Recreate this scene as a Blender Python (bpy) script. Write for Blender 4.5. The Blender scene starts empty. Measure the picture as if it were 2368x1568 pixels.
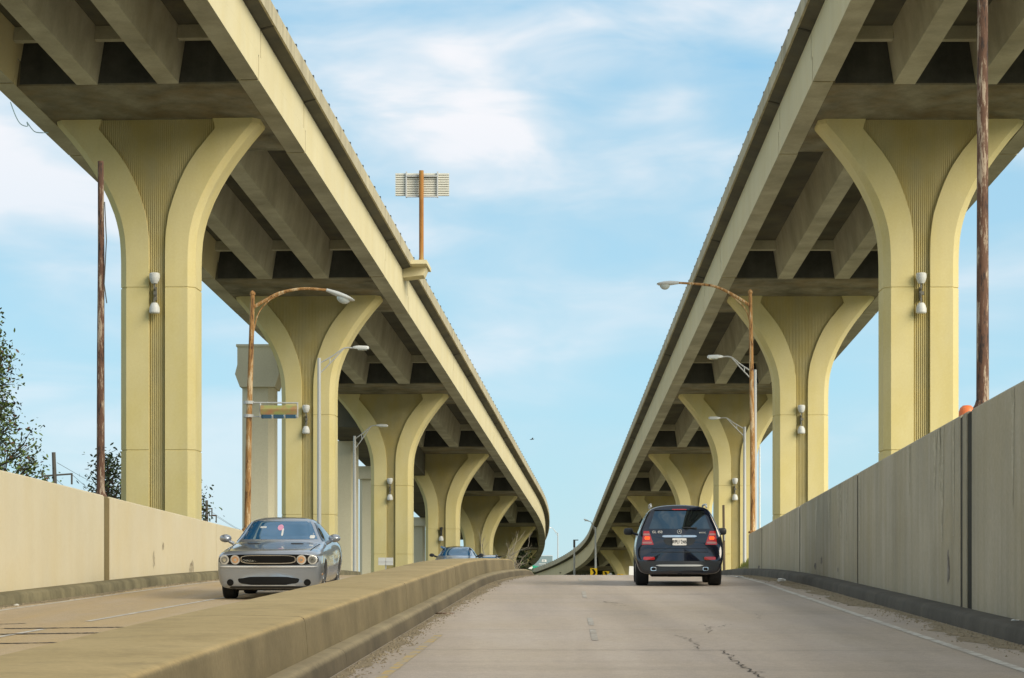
import bpy, bmesh, math, random
from mathutils import Vector, Matrix
from mathutils.bvhtree import BVHTree
random.seed(7)
C = bpy.context.scene.collection
F = 5600.0            # focal length in units of a 2368 wide picture; the camera is level at the origin
def at(u, v, d):      # a point d metres ahead of the camera
    return Vector(((u - 1184) * d / F, d, (1400 - v) * d / F))

# ------------------------------------------------------------------ materials
class NT:
    def __init__(s, name):
        s.m = bpy.data.materials.new(name); s.m.use_nodes = True
        s.t = s.m.node_tree; s.n = s.t.nodes; s.l = s.t.links
        s.b = s.n['Principled BSDF']
        s.geo = None
    def pos(s, obj=True):
        if s.geo is None:
            s.geo = s.n.new('ShaderNodeTexCoord')
        return s.geo.outputs['Object']
    def wpos(s):
        return s.n.new('ShaderNodeNewGeometry').outputs['Position']
    def mapping(s, sc=(1, 1, 1), src=None, rot=(0, 0, 0)):
        mp = s.n.new('ShaderNodeMapping'); mp.inputs['Scale'].default_value = sc
        mp.inputs['Rotation'].default_value = rot
        s.l.new(src or s.pos(), mp.inputs['Vector']); return mp.outputs[0]
    def noise(s, scale, detail=4, rough=.55, vec=None, dist=0):
        n = s.n.new('ShaderNodeTexNoise'); n.inputs['Scale'].default_value = scale
        n.inputs['Detail'].default_value = detail; n.inputs['Roughness'].default_value = rough
        n.inputs['Distortion'].default_value = dist
        s.l.new(vec or s.pos(), n.inputs['Vector']); return n.outputs['Fac']
    def ramp(s, fac, stops):
        r = s.n.new('ShaderNodeValToRGB'); e = r.color_ramp.elements
        while len(e) < len(stops): e.new(.5)
        for i, (p, c) in enumerate(stops):
            e[i].position = p
            e[i].color = (c, c, c, 1) if isinstance(c, (int, float)) else (*c, 1)
        s.l.new(fac, r.inputs[0]); return r.outputs[0]
    def mix(s, fac, a, b, mode='MIX'):
        n = s.n.new('ShaderNodeMix'); n.data_type = 'RGBA'; n.blend_type = mode
        for i, val in ((0, fac), (6, a), (7, b)):
            if hasattr(val, 'is_linked'): s.l.new(val, n.inputs[i])
            elif isinstance(val, (int, float)): n.inputs[i].default_value = val if i == 0 else (val, val, val, 1)
            else: n.inputs[i].default_value = (*val, 1)
        return n.outputs[2]
    def math(s, op, a, b=None):
        n = s.n.new('ShaderNodeMath'); n.operation = op
        for i, val in enumerate((a, b)):
            if val is None: continue
            if hasattr(val, 'is_linked'): s.l.new(val, n.inputs[i])
            else: n.inputs[i].default_value = val
        return n.outputs[0]
    def color(s, c):
        if hasattr(c, 'is_linked'): s.l.new(c, s.b.inputs['Base Color'])
        else: s.b.inputs['Base Color'].default_value = (*c, 1)
    def set(s, **k):
        for a, v in k.items(): s.b.inputs[a.replace('_', ' ')].default_value = v
    def bump(s, h, strength=.3, dist=.02):
        b = s.n.new('ShaderNodeBump'); b.inputs['Strength'].default_value = strength
        b.inputs['Distance'].default_value = dist
        s.l.new(h, b.inputs['Height']); s.l.new(b.outputs[0], s.b.inputs['Normal'])

def plain(name, c, rough=.6, metal=0, **k):
    t = NT(name); t.color(c); t.set(Roughness=rough, Metallic=metal)
    for a, v in k.items(): t.b.inputs[a.replace('_', ' ')].default_value = v
    return t.m

def concrete(name, base, dark, blotch=.5, streak=.4, sscale=1.6, bs=.5, bump=.25, tint=None, grain=.12):
    """weathered concrete: soft blotches, rain streaks that run down, fine grain"""
    t = NT(name)
    blo = t.ramp(t.noise(bs, 6, .62), [(.36, 0), (.72, 1)])
    col = t.mix(t.math('MULTIPLY', blo, blotch), base, dark)
    st = t.ramp(t.noise(sscale, 4, .6, t.mapping((1, 1, .055))), [(.45, 0), (.75, 1)])
    col = t.mix(t.math('MULTIPLY', st, streak), col, dark)
    if tint:
        ti = t.ramp(t.noise(.8, 5, .6, t.mapping((1, 1, .5))), [(.42, 0), (.7, 1)])
        col = t.mix(t.math('MULTIPLY', ti, tint[1]), col, tint[0])
    g = t.noise(14, 5, .7)
    col = t.mix(grain, col, t.ramp(g, [(.3, .25), (.7, .95)]), 'OVERLAY')
    t.color(col); t.set(Roughness=.88, Specular_IOR_Level=.25)
    t.bump(g, bump, .01)
    return t.m

M = {}
M['pier'] = concrete('pier_paint', (.70, .61, .31), (.50, .44, .25), .45, .42, 1.0, .3, .2, tint=((.62, .51, .18), .5), grain=.08)
M['fluted'] = concrete('fluted_paint', (.56, .49, .26), (.38, .34, .19), .6, .35, 1.2, .5, .15, tint=((.56, .44, .13), .6), grain=.06)
M['fascia'] = concrete('fascia_paint', (.66, .60, .39), (.52, .47, .31), .4, .25, .9, .25, .15, tint=((.56, .47, .22), .35), grain=.06)
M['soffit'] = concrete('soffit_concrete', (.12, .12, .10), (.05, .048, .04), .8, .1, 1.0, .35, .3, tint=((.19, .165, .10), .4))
M['girder'] = concrete('girder_concrete', (.57, .56, .455), (.27, .255, .20), .8, .1, 1.0, .45, .3, tint=((.32, .29, .20), .45))
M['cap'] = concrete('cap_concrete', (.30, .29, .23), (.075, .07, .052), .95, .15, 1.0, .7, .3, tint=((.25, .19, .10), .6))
M['parapet'] = concrete('parapet_concrete', (.50, .45, .31), (.25, .22, .15), .5, .8, 2.2, .5, .3)
M['grey'] = concrete('grey_concrete', (.66, .61, .44), (.52, .48, .35), .4, .3, .9, .3, .2)
M['wall_l'] = concrete('cream_wall', (.72, .64, .46), (.56, .48, .32), .4, .2, 1.4, .35, .15, tint=((.66, .54, .30), .45), grain=.06)
M['wall_r'] = concrete('grey_wall', (.53, .48, .37), (.22, .195, .13), .6, .55, 2.0, .22, .15, tint=((.38, .325, .20), .6))
def dusty(name, top, top2, side, side2):
    """grimy concrete with tan road dust lying on the upward faces"""
    t = NT(name); g = t.n.new('ShaderNodeNewGeometry'); sp = t.n.new('ShaderNodeSeparateXYZ'); t.l.new(g.outputs['Normal'], sp.inputs[0])
    nz = t.noise(6, 5, .7)
    up = t.ramp(t.math('ADD', sp.outputs[2], t.math('MULTIPLY', nz, .3)), [(.55, 0), (.95, 1)])
    f = t.ramp(t.noise(.6, 6, .65), [(.35, 0), (.7, 1)])
    col = t.mix(up, t.mix(f, side, side2), t.mix(f, top, top2))
    st = t.ramp(t.noise(1.8, 4, .6, t.mapping((1, 1, .06))), [(.5, 0), (.8, .35)])
    col = t.mix(st, col, side2)
    gr = t.noise(18, 5, .75); col = t.mix(.16, col, t.ramp(gr, [(.3, .25), (.7, .95)]), 'OVERLAY')
    t.color(col); t.set(Roughness=.9, Specular_IOR_Level=.2); t.bump(gr, .3, .01); return t.m
M['median'] = dusty('median_concrete', (.50, .385, .20), (.40, .305, .15), (.25, .205, .12), (.15, .125, .075))
M['kerb'] = concrete('kerb_concrete', (.115, .105, .085), (.04, .037, .03), .7, .4, 2.0, .6, .4)
M['kerb_l'] = concrete('kerb_concrete_mossy', (.26, .225, .13), (.085, .075, .045), .8, .5, 2.0, 1.2, .4)
M['kerb_m'] = dusty('kerb_concrete_brown', (.36, .30, .185), (.26, .215, .135), (.175, .145, .095), (.10, .085, .06))
M['joint'] = plain('joint_filler', (.035, .032, .024), .9)
M['painted_shade'] = concrete('recess_shade_concrete', (.10, .105, .10), (.04, .042, .042), .9, .4, 2, .8)  # near-black concrete with the shade of the girder recesses put into its colour
M['grime'] = concrete('grimy_recess', (.05, .047, .035), (.02, .02, .016), .6, .5, 2.0, 1.0, .2)
M['grime_l'] = concrete('brown_recess', (.24, .185, .085), (.13, .10, .05), .6, .5, 2.0, 1.0, .2)

def road_mat():
    t = NT('road_surface'); p = t.pos()
    lane = t.ramp(t.noise(.55, 4, .6, t.mapping((1, .035, 1))), [(.40, 0), (.68, 1)])
    col = t.mix(t.math('MULTIPLY', lane, .7), (.54, .455, .38), (.31, .27, .235))
    blo = t.ramp(t.noise(.35, 6, .65, t.mapping((1, .4, 1))), [(.42, 0), (.7, 1)])
    col = t.mix(t.math('MULTIPLY', blo, .5), col, (.45, .36, .24))
    ba = t.ramp(t.noise(.9, 3, .6, t.mapping((.12, 1, 1))), [(.5, 0), (.8, 1)])
    col = t.mix(t.math('MULTIPLY', ba, .25), col, (.22, .195, .16))
    sx_ = t.n.new('ShaderNodeSeparateXYZ'); t.l.new(p, sx_.inputs[0])
    left = t.ramp(t.math('ADD', t.math('MULTIPLY', sx_.outputs[0], -.1), 0), [(.24, 0), (.30, 1)])
    och = t.ramp(t.noise(.45, 5, .6, t.mapping((1, .12, 1))), [(.36, .25), (.6, 1)])
    col = t.mix(t.math('MULTIPLY', left, t.math('MULTIPLY', och, .75)), col, (.52, .37, .17))
    g = t.noise(60, 4, .8)
    col = t.mix(.32, col, t.ramp(g, [(.3, .2), (.7, 1)]), 'OVERLAY')
    g2 = t.noise(9, 5, .8)
    col = t.mix(.15, col, t.ramp(g2, [(.3, .2), (.7, 1)]), 'OVERLAY')
    t.color(col); t.set(Roughness=.85, Specular_IOR_Level=.3); t.bump(g, .35, .006)
    return t.m
M['road'] = road_mat()

def paint_worn(name, c, under=(.3, .27, .22), lo=.42, hi=.6):
    t = NT(name)
    w = t.ramp(t.noise(3.5, 6, .75), [(lo, 0), (hi, 1)])
    t.color(t.mix(w, c, under)); t.set(Roughness=.8)
    return t.m
M['white_line'] = paint_worn('white_line_paint', (.68, .65, .58), (.42, .365, .30), lo=.46, hi=.64)
M['faint_line'] = paint_worn('faint_line_paint', (.58, .55, .49), (.42, .365, .30), lo=.40, hi=.55)
M['yellow_line'] = paint_worn('yellow_line_paint', (.60, .42, .13), (.42, .365, .30), lo=.42, hi=.55)

def ground_mat():
    t = NT('ground_dirt_grass')
    n = t.ramp(t.noise(.15, 6, .65), [(.4, (.27, .235, .155)), (.62, (.12, .135, .06))])
    g = t.ramp(t.noise(5, 4, .7), [(.3, .3), (.7, 1)])
    t.color(t.mix(.4, n, g, 'MULTIPLY')); t.set(Roughness=.95)
    return t.m
M['ground'] = ground_mat()

def rust_mat(name, a, b, c, sc=2.2):
    t = NT(name)
    n = t.noise(sc, 7, .75, t.mapping((3, 3, .45)))
    t.color(t.ramp(n, [(.40, a), (.46, b), (.53, b), (.57, c)])); t.set(Roughness=.8)
    t.bump(n, .3, .01)
    return t.m
M['rust_dark'] = rust_mat('rust_dark', (.035, .026, .023), (.14, .07, .042), (.42, .33, .24), 3.2)
M['rust'] = rust_mat('rust_orange', (.10, .04, .015), (.40, .21, .07), (.62, .47, .28), 3.2)
M['rust_post'] = rust_mat('rust_sign_post', (.28, .115, .022), (.36, .16, .035), (.36, .23, .07), 1.2)
M['galv'] = plain('galvanised_steel', (.52, .53, .52), .5, .15)
M['white'] = plain('white_enamel', (.74, .76, .74), .4)
M['lampgrey'] = plain('pale_lamp_grey', (.60, .615, .60), .45)
M['fixture'] = plain('dull_fixture', (.16, .155, .13), .6, .2)
M['lens'] = plain('lamp_lens', (.55, .60, .58), .15, Coat_Weight=.6)
M['darkmetal'] = plain('dark_metal', (.04, .042, .045), .5, .3)
M['alu'] = plain('aluminium_slat', (.66, .645, .56), .5, .1)
M['wood'] = concrete('weathered_wood', (.20, .155, .105), (.09, .07, .05), .6, .7, 4, 1)
M['oldwood'] = plain('grey_pole_wood', (.085, .08, .07), .9)
M['wire'] = plain('power_wire', (.10, .11, .11), .7)
M['conduit'] = plain('pale_blue_conduit', (.60, .80, .84), .6)
M['signyellow'] = plain('sign_yellow', (.86, .56, .01), .5)
M['black'] = plain('sign_black', (.012, .012, .012), .7, Specular_IOR_Level=.15)
M['rubber'] = plain('tyre_rubber', (.018, .018, .019), .85)
M['chrome'] = plain('chrome', (.75, .77, .78), .15, 1.0)
M['rim'] = plain('wheel_rim', (.35, .36, .37), .3, .8)
M['blackplastic'] = plain('black_plastic', (.022, .025, .028), .45)
M['orange'] = plain('orange_plastic', (.80, .20, .06), .45)
M['leaf_a'] = plain('leaf_olive', (.12, .18, .04), .55)
M['leaf_b'] = plain('leaf_dark', (.03, .05, .016), .55)
M['leaf_c'] = plain('leaf_red_brown', (.12, .055, .03), .6)
M['bark'] = plain('bark_brown', (.07, .05, .038), .9)
M['bark_pale'] = plain('bark_pale', (.50, .43, .33), .9)
M['grass'] = plain('grass_blades', (.20, .22, .05), .8)
M['gravel'] = concrete('gravel_grit', (.36, .30, .20), (.16, .13, .09), .9, .1, 3, 9)
M['litter'] = plain('white_litter', (.75, .74, .70), .6)
M['tar'] = plain('tar', (.085, .07, .055), .8)

def car_paint(name, c, metal, rough=.28, spec=.5):
    t = NT(name); t.color(c); t.set(Metallic=metal, Roughness=rough, Coat_Weight=.9, Coat_Roughness=.05)
    return t.m
M['silver'] = car_paint('silver_paint', (.36, .39, .435), .6, .30)
M['navy'] = car_paint('navy_paint', (.0015, .004, .013), 0, .12)
M['paleblue'] = car_paint('pale_silver_paint', (.50, .56, .62), .5, .3)
M['whitepaint'] = car_paint('white_paint', (.74, .74, .73), 0, .3)
def glass_mat(name, c, ior):
    t = NT(name); t.color(c); t.set(Roughness=.03, IOR=ior, Specular_IOR_Level=.7); t.b.inputs['Specular Tint'].default_value = (.62, .85, 1, 1); return t.m
M['windscreen'] = glass_mat('windscreen_glass', (.015, .09, .20), 2.2)
M['darkglass'] = glass_mat('dark_glass', (.006, .008, .01), 1.9)
M['redlens'] = plain('red_lens', (.40, .012, .012), .15, Coat_Weight=1.0)
t = NT('brake_light'); t.color((.8, .1, .02)); t.b.inputs['Emission Color'].default_value = (1, .10, .015, 1); t.set(Emission_Strength=.55); M['brake'] = t.m
M['pinklens'] = plain('pink_lens_band', (.36, .17, .15), .2, Coat_Weight=1.0)
M['clearlens'] = plain('clear_lens', (.60, .58, .53), .1, Coat_Weight=1.0)
M['corelens'] = plain('reflector_bowl', (.34, .34, .32), .2, .5)
M['amberlens'] = plain('amber_lens', (.72, .40, .20), .15, Coat_Weight=1.0)
M['plate'] = plain('plate_white', (.72, .70, .66), .5)
M['platetext'] = plain('plate_ink', (.10, .10, .12), .6)
M['pink'] = plain('pink_plush', (.75, .35, .50), .9)
M['bbgreen'] = plain('billboard_green', (.30, .62, .10), .6)
M['bbteal'] = plain('billboard_jacket', (.02, .36, .20), .6)
M['bbgrey'] = plain('billboard_grey', (.20, .28, .30), .6)
M['skin'] = plain('billboard_skin', (.36, .20, .14), .6)

# ------------------------------------------------------------------ mesh helpers
MW = {}
def bm_new(): return bmesh.new()
def bx(bm, c, s, rz=0, rx=0, ry=0):
    m = Matrix.Translation(c) @ Matrix.Rotation(rz, 4, 'Z') @ Matrix.Rotation(rx, 4, 'X') @ Matrix.Rotation(ry, 4, 'Y') @ Matrix.Diagonal((*s, 1))
    bmesh.ops.create_cube(bm, size=1, matrix=m); return bm
def loft(bm, loops, closed=True, caps=True):
    vs = [[bm.verts.new(p) for p in L] for L in loops]
    n = len(loops[0])
    for a, b in zip(vs, vs[1:]):
        for i in range(n if closed else n - 1):
            j = (i + 1) % n
            try: bm.faces.new((a[i], a[j], b[j], b[i]))
            except ValueError: pass
    if caps:
        bm.faces.new(list(reversed(vs[0]))); bm.faces.new(vs[-1])
    return bm
def tube(bm, pts, r, n=8, caps=True):
    pts = [Vector(p) for p in pts]
    rs = r if isinstance(r, (list, tuple)) else [r] * len(pts)
    loops = []; ref = None
    for i, p in enumerate(pts):
        d = (pts[min(i + 1, len(pts) - 1)] - pts[max(i - 1, 0)]).normalized()
        if ref is None:
            ref = Vector((0, 0, 1)) if abs(d.z) < .9 else Vector((1, 0, 0))
        a = d.cross(ref).normalized(); b = d.cross(a).normalized(); ref = -b if False else ref
        loops.append([p + (a * math.cos(2 * math.pi * k / n) + b * math.sin(2 * math.pi * k / n)) * rs[i] for k in range(n)])
    return loft(bm, loops, True, caps)
def lathe(bm, prof, c=(0, 0, 0), axis='Z', n=20):
    loops = []
    for r, h in prof:
        L = []
        for k in range(n):
            a = 2 * math.pi * k / n
            x, y = r * math.cos(a), r * math.sin(a)
            q = (x, y, h) if axis == 'Z' else ((h, x, y) if axis == 'X' else (x, h, y))
            L.append(Vector(c) + Vector(q))
        loops.append(L)
    return loft(bm, loops)
def prism(bm, poly, a, b):      # poly: list of functions of depth -> here simple (x,z) extruded along y from a to b
    return loft(bm, [[Vector((x, a, z)) for x, z in poly], [Vector((x, b, z)) for x, z in poly]])
def obj(name, bm, mat, parent=None, smooth=None, kind=None):
    bmesh.ops.recalc_face_normals(bm, faces=bm.faces)
    if parent is not None and parent in MW: bm.transform(MW[parent].inverted())
    if smooth is not None:
        for f in bm.faces: f.smooth = True
        for e in bm.edges:
            if len(e.link_faces) == 2 and e.calc_face_angle(0) > math.radians(smooth): e.smooth = False
    me = bpy.data.meshes.new(name); bm.to_mesh(me); bm.free()
    for m in (mat if isinstance(mat, list) else [mat]): me.materials.append(M[m] if isinstance(m, str) else m)
    o = bpy.data.objects.new(name, me); C.objects.link(o)
    if parent is not None: o.parent = parent; MW[o] = MW.get(parent, Matrix())
    if kind: o['kind'] = kind
    return o
def thing(name, label, cat, loc=(0, 0, 0), rz=0, group=None):
    o = bpy.data.objects.new(name, None); C.objects.link(o)
    o.empty_display_size = .2
    o.location = loc; o.rotation_euler = (0, 0, rz); o['label'] = label; o['category'] = cat
    if group: o['group'] = group
    MW[o] = Matrix.Translation(loc) @ Matrix.Rotation(rz, 4, 'Z')
    return o
def tag(o, label, cat, group=None):
    o['label'] = label; o['category'] = cat
    if group: o['group'] = group
    return o
def struct(name, bm, mat, smooth=None): return obj(name, bm, mat, None, smooth, 'structure')
def dup(root, loc, rz=None, label=None):
    r = root.copy(); C.objects.link(r); r.location = loc
    if rz is not None: r.rotation_euler = (0, 0, rz)
    if label: r['label'] = label
    for ch in list(root.children):
        c = ch.copy(); C.objects.link(c); c.parent = r
        for g in list(ch.children):
            d = g.copy(); C.objects.link(d); d.parent = c
    return r
def text_mesh(name, body, size, mat, parent, m, ext=.004):
    cu = bpy.data.curves.new(name, 'FONT'); cu.body = body; cu.size = size; cu.extrude = ext
    cu.align_x = 'CENTER'; cu.align_y = 'CENTER'
    o = bpy.data.objects.new(name, cu); C.objects.link(o)
    dg = bpy.context.evaluated_depsgraph_get()
    me = bpy.data.meshes.new_from_object(o.evaluated_get(dg))
    bpy.data.objects.remove(o)
    me.name = name; me.transform(m); me.materials.clear(); me.materials.append(M[mat])
    o = bpy.data.objects.new(name, me); C.objects.link(o); o.parent = parent
    return o

# ------------------------------------------------------------------ the alignment of roads, walls and decks
def zr(d):            # height of the road
    if d <= 50: return -1.5 + .03643 * d
    e = min(d, 89) - 50
    return .3215 + .03643 * e - .03643 * e * e / 78
def x_kerb_l(d): return -8.58 + .066 * (d - 40.6)
def x_wall_l(d): return x_kerb_l(d) - .40
def x_kerb_r(d): return 5.96 + .0223 * (d - 28)
def x_wall_r(d): return 6.4 + .0223 * (d - 30)
def z_wall_l(d): return 2.36 - .0135 * (d - 42.5) if d > 42.5 else 2.36 - .004 * (d - 42.5)
def z_wall_r(d):
    return 2.84 - .0130 * (d - 30) if d > 30 else 2.84 - .004 * (d - 30)
def x_mk(d):          # kerb of the median, right side
    return -1.67 + .035 * (d - 23.1) + (.0011 * (d - 50) ** 2 if d > 50 else 0)
def x_mb(d): return x_mk(d) - .24
def w_mb(d): return max(.8, 1.32 - .0105 * (d - 20)) if d > 20 else 1.32
LD, RD = 'L', 'R'
def path(side, t):
    z0 = 15.07 - .049 * (t - 75)
    q = (z0 - 1.35) / .7
    z = 1.35 + .7 * (q if q > 20 else math.log1p(math.exp(q)))
    x0, k, ts = (-11.0, .066, 214) if side == 'L' else (12.7, 0.0, 262)
    a = math.atan(k)
    if t <= ts: return Vector((x0 + k * (t - 75), t, z)), a
    p = Vector((x0 + k * (ts - 75), ts, 0)); s = (t - ts) / math.cos(a)
    for R, L in (((620, 64), (170, 1e9)) if side == 'L' else ((400, 1e9),)):
        q = min(s, L); cen = p + R * Vector((-math.cos(a), math.sin(a), 0)); a = a - q / R
        p = cen - R * Vector((-math.cos(a), math.sin(a), 0)); s -= q
        if s <= 1e-9: break
    return Vector((p.x, p.y, z)), a
def onpath(side, t, off, dz):
    p, a = path(side, t)
    return p + Vector((math.cos(a), -math.sin(a), 0)) * off + Vector((0, 0, dz))
def sweep(bm, side, prof, t0, t1, step=6.0):
    n = max(1, int(math.ceil((t1 - t0) / step)))
    return loft(bm, [[onpath(side, t0 + (t1 - t0) * i / n, o, z) for o, z in prof] for i in range(n + 1)])

# ------------------------------------------------------------------ ground and road
def strip(bm, ds, xa, xb, z, nx=1):
    rows = [[bm.verts.new((xa(d) + (xb(d) - xa(d)) * i / nx, d, z(d))) for i in range(nx + 1)] for d in ds]
    for a, b in zip(rows, rows[1:]):
        for i in range(nx): bm.faces.new((a[i], a[i + 1], b[i + 1], b[i]))
    return bm
def rng(a, b, s):
    n = max(1, round((b - a) / s)); return [a + (b - a) * i / n for i in range(n + 1)]
bm = bm_new()
rows = []
ds = [-1500, -200] + rng(-60, 110, 5) + [150, 250, 400, 800, 3000]
for d in ds:
    dd = min(max(d, -60), 90)
    inner = min(.93, zr(dd) - .12)
    xs = [(-3000, .93), (x_wall_l(dd) - .30, .93), (x_wall_l(dd) - .12, inner), (x_wall_r(dd) + .12, inner), (x_wall_r(dd) + .30, .93), (3000, .93)]
    rows.append([bm.verts.new((x, d, z)) for x, z in xs])
for a, b in zip(rows, rows[1:]):
    for i in range(5): bm.faces.new((a[i], a[i + 1], b[i + 1], b[i]))
struct('ground', bm, 'ground')
struct('road', strip(bm_new(), rng(-60, 212, 2), lambda d: x_kerb_l(d) - .1, lambda d: min(x_kerb_r(d) + .1, 7.0 if d > 80 else 99), zr, 6), 'road')
lift = lambda d: zr(d) + .005
struct('edge_line', strip(bm_new(), rng(-20, 84, 2), lambda d: x_kerb_r(d) - .92 + max(0, d - 50) * .010, lambda d: x_kerb_r(d) - .80 + max(0, d - 50) * .010, lift), 'white_line')
struct('edge_line', strip(bm_new(), rng(-20, 84, 2), lambda d: x_kerb_l(d) + .42, lambda d: x_kerb_l(d) + .53, lift), 'white_line')
for a, b in ((8, 18), (27.4, 32.4), (34.8, 52), (60, 70)):
    struct('lane_line', strip(bm_new(), rng(a, b, 2), lambda d: -6.16 + .07 * (d - 34.7), lambda d: -6.06 + .07 * (d - 34.7), lift), 'white_line')
for a, b in ((12, 17), (29.4, 32.4), (33.6, 36), (45, 49), (58, 62)):
    struct('lane_line', strip(bm_new(), rng(a, b, 1), lambda d: 1.14 + .0223 * (d - 37), lambda d: 1.22 + .0223 * (d - 37), lift), 'faint_line')
struct('edge_line', strip(bm_new(), rng(5, 31, 2), lambda d: x_mk(d) + .42, lambda d: x_mk(d) + .52, lift), 'yellow_line')

# cracks and joints in the pavement
def jag(pts, w, amp, seed, n=10):
    r = random.Random(seed); out = []
    for a, b in zip(pts, pts[1:]):
        for i in range(n):
            f = i / n
            out.append((a[0] + (b[0] - a[0]) * f + r.uniform(-amp, amp), a[1] + (b[1] - a[1]) * f + r.uniform(-amp, amp)))
    out.append(pts[-1])
    bm = bm_new(); vs = []
    for i, p in enumerate(out):
        q = out[min(i + 1, len(out) - 1)]; o = out[max(i - 1, 0)]
        t = Vector((q[0] - o[0], q[1] - o[1])).normalized(); nn = Vector((-t.y, t.x)) * w * .45 * r.uniform(.15, 1)
        vs.append([bm.verts.new((p[0] + s * nn.x, p[1] + s * nn.y, zr(p[1] + s * nn.y) + .006)) for s in (-1, 1)])
    for a, b in zip(vs, vs[1:]): bm.faces.new((a[0], a[1], b[1], b[0]))
    return bm
def gp(u, v):
    d = 8400 / (v - 1196); return ((u - 1184) * d / F, d)
cr = [([gp(1760, 1568), gp(1720, 1545), gp(1700, 1530), gp(1690, 1518), gp(1665, 1505)], .030, .05),
      ([gp(1612, 1502), gp(1610, 1486), gp(1590, 1478), gp(1560, 1470)], .018, .05),
      ([gp(1620, 1444), gp(1640, 1452), gp(1660, 1450), gp(1690, 1444)], .016, .06), ([gp(1642, 1452), gp(1638, 1464)], .014, .05),
      ([gp(1612, 1502), gp(1400, 1503), gp(1180, 1508), gp(1090, 1507)], .008, .03),
      ([gp(1745, 1420), gp(1760, 1432)], .012, .05), ([gp(1395, 1392), gp(1440, 1397)], .05, .02), ([gp(1415, 1399), gp(1448, 1402)], .04, .02),
      ([gp(1395, 1475), gp(1430, 1475)], .02, .02), ([gp(1735, 1553), gp(1770, 1556)], .04, .03), ([gp(1355, 1385), gp(1380, 1386)], .03, .02)]
for i, (p, w, a) in enumerate(cr): struct('road_crack', jag(p, w, a, i), 'tar')
M['faint_crack'] = plain('faint_crack', (.22, .19, .155), .9)
for i, d in enumerate((27.2, 32.1, 38.6, 47)):
    struct('road_joint', jag([(x_mk(d) + .3, d + .15), (2.4, d), (x_kerb_r(d) - .9, d - .1)], .03 + .01 * i, .02, 300 + i, 40), 'faint_crack')
for i, (v, u1) in enumerate(((1453, 358), (1466, 305), (1488, 225), (1445, 60))):
    a, b = gp(-120, v + 3), gp(u1, v - 3)
    struct('road_joint', jag([a, b], (.30, .30, .20, .14)[i], .012, 40 + i, 90), 'tar')

# ------------------------------------------------------------------ kerbs
def kerb(xf, wd, h, d0, d1, mat, sign, step=2):
    bm = bm_new(); loops = []
    for d in rng(d0, d1, step):
        z, x = zr(d), xf(d)
        loops.append([Vector((x, d, z - .1)), Vector((x + sign * .03, d, z + h - .05)), Vector((x + sign * .07, d, z + h - .012)), Vector((x + sign * .12, d, z + h)), Vector((x + sign * wd, d, z + h)), Vector((x + sign * wd, d, z - .1))])
    loft(bm, loops); return struct('kerb', bm, mat, 50)
kerb(x_kerb_r, .46, .20, -40, 96, 'kerb', 1)
kerb(x_kerb_l, .42, .20, -40, 88, 'kerb_l', -1)

# ------------------------------------------------------------------ retaining walls
def wall_panel(bm, xf, zt, d0, d1, sign, th=.36):
    loops = []
    for d in rng(d0, d1, 3):
        x, z, b = xf(d), zt(d), zr(d) - .15
        loops.append([Vector((x, d, b)), Vector((x, d, z - .03)), Vector((x + sign * .03, d, z)), Vector((x + sign * (th - .03), d, z)), Vector((x + sign * th, d, z - .03)), Vector((x + sign * th, d, b))])
    return loft(bm, loops)
wl = thing('retaining_wall', 'cream concrete retaining wall along the left road, with a brown vertical recess', 'wall', (x_wall_l(50), 50, zr(50)))
for a, b in ((2, 14), (14, 26), (26, 37.98), (38, 49.74), (50.26, 61.98), (62, 73)):
    obj('wall_panel', wall_panel(bm_new(), x_wall_l, z_wall_l, a, b - .015, -1), 'wall_l', wl)
bm = bm_new(); wall_panel(bm, lambda d: x_wall_l(d) - .018, lambda d: z_wall_l(d) - .01, 49.74, 50.26, -1, .2); obj('drain_recess', bm, 'grime_l', wl)
wr = thing('retaining_wall', 'grey streaked concrete retaining wall of jointed panels along the right kerb', 'wall', (x_wall_r(50), 50, zr(50)))
for a, b in ((-1, 11.3), (11.3, 23.3), (23.3, 34.2), (34.64, 35.2), (35.2, 47.7), (47.7, 59.5), (59.5, 71), (71, 76)):
    obj('wall_panel', wall_panel(bm_new(), x_wall_r, z_wall_r, a, b - (.20 if b not in (34.2, 76) else 0), 1), 'wall_r', wr)
bm = bm_new(); wall_panel(bm, lambda d: x_wall_r(d) + .018, lambda d: z_wall_r(d) - .012, 34.2, 34.64, 1, .2); obj('drain_recess', bm, 'grime', wr)
bm = bm_new(); wall_panel(bm, lambda d: x_wall_r(d) + .012, lambda d: z_wall_r(d) - .02, -.9, 34.19, 1, .3)
wall_panel(bm, lambda d: x_wall_r(d) + .012, lambda d: z_wall_r(d) - .02, 34.65, 75.8, 1, .3); obj('joint_filler', bm, 'joint', wr)

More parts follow.
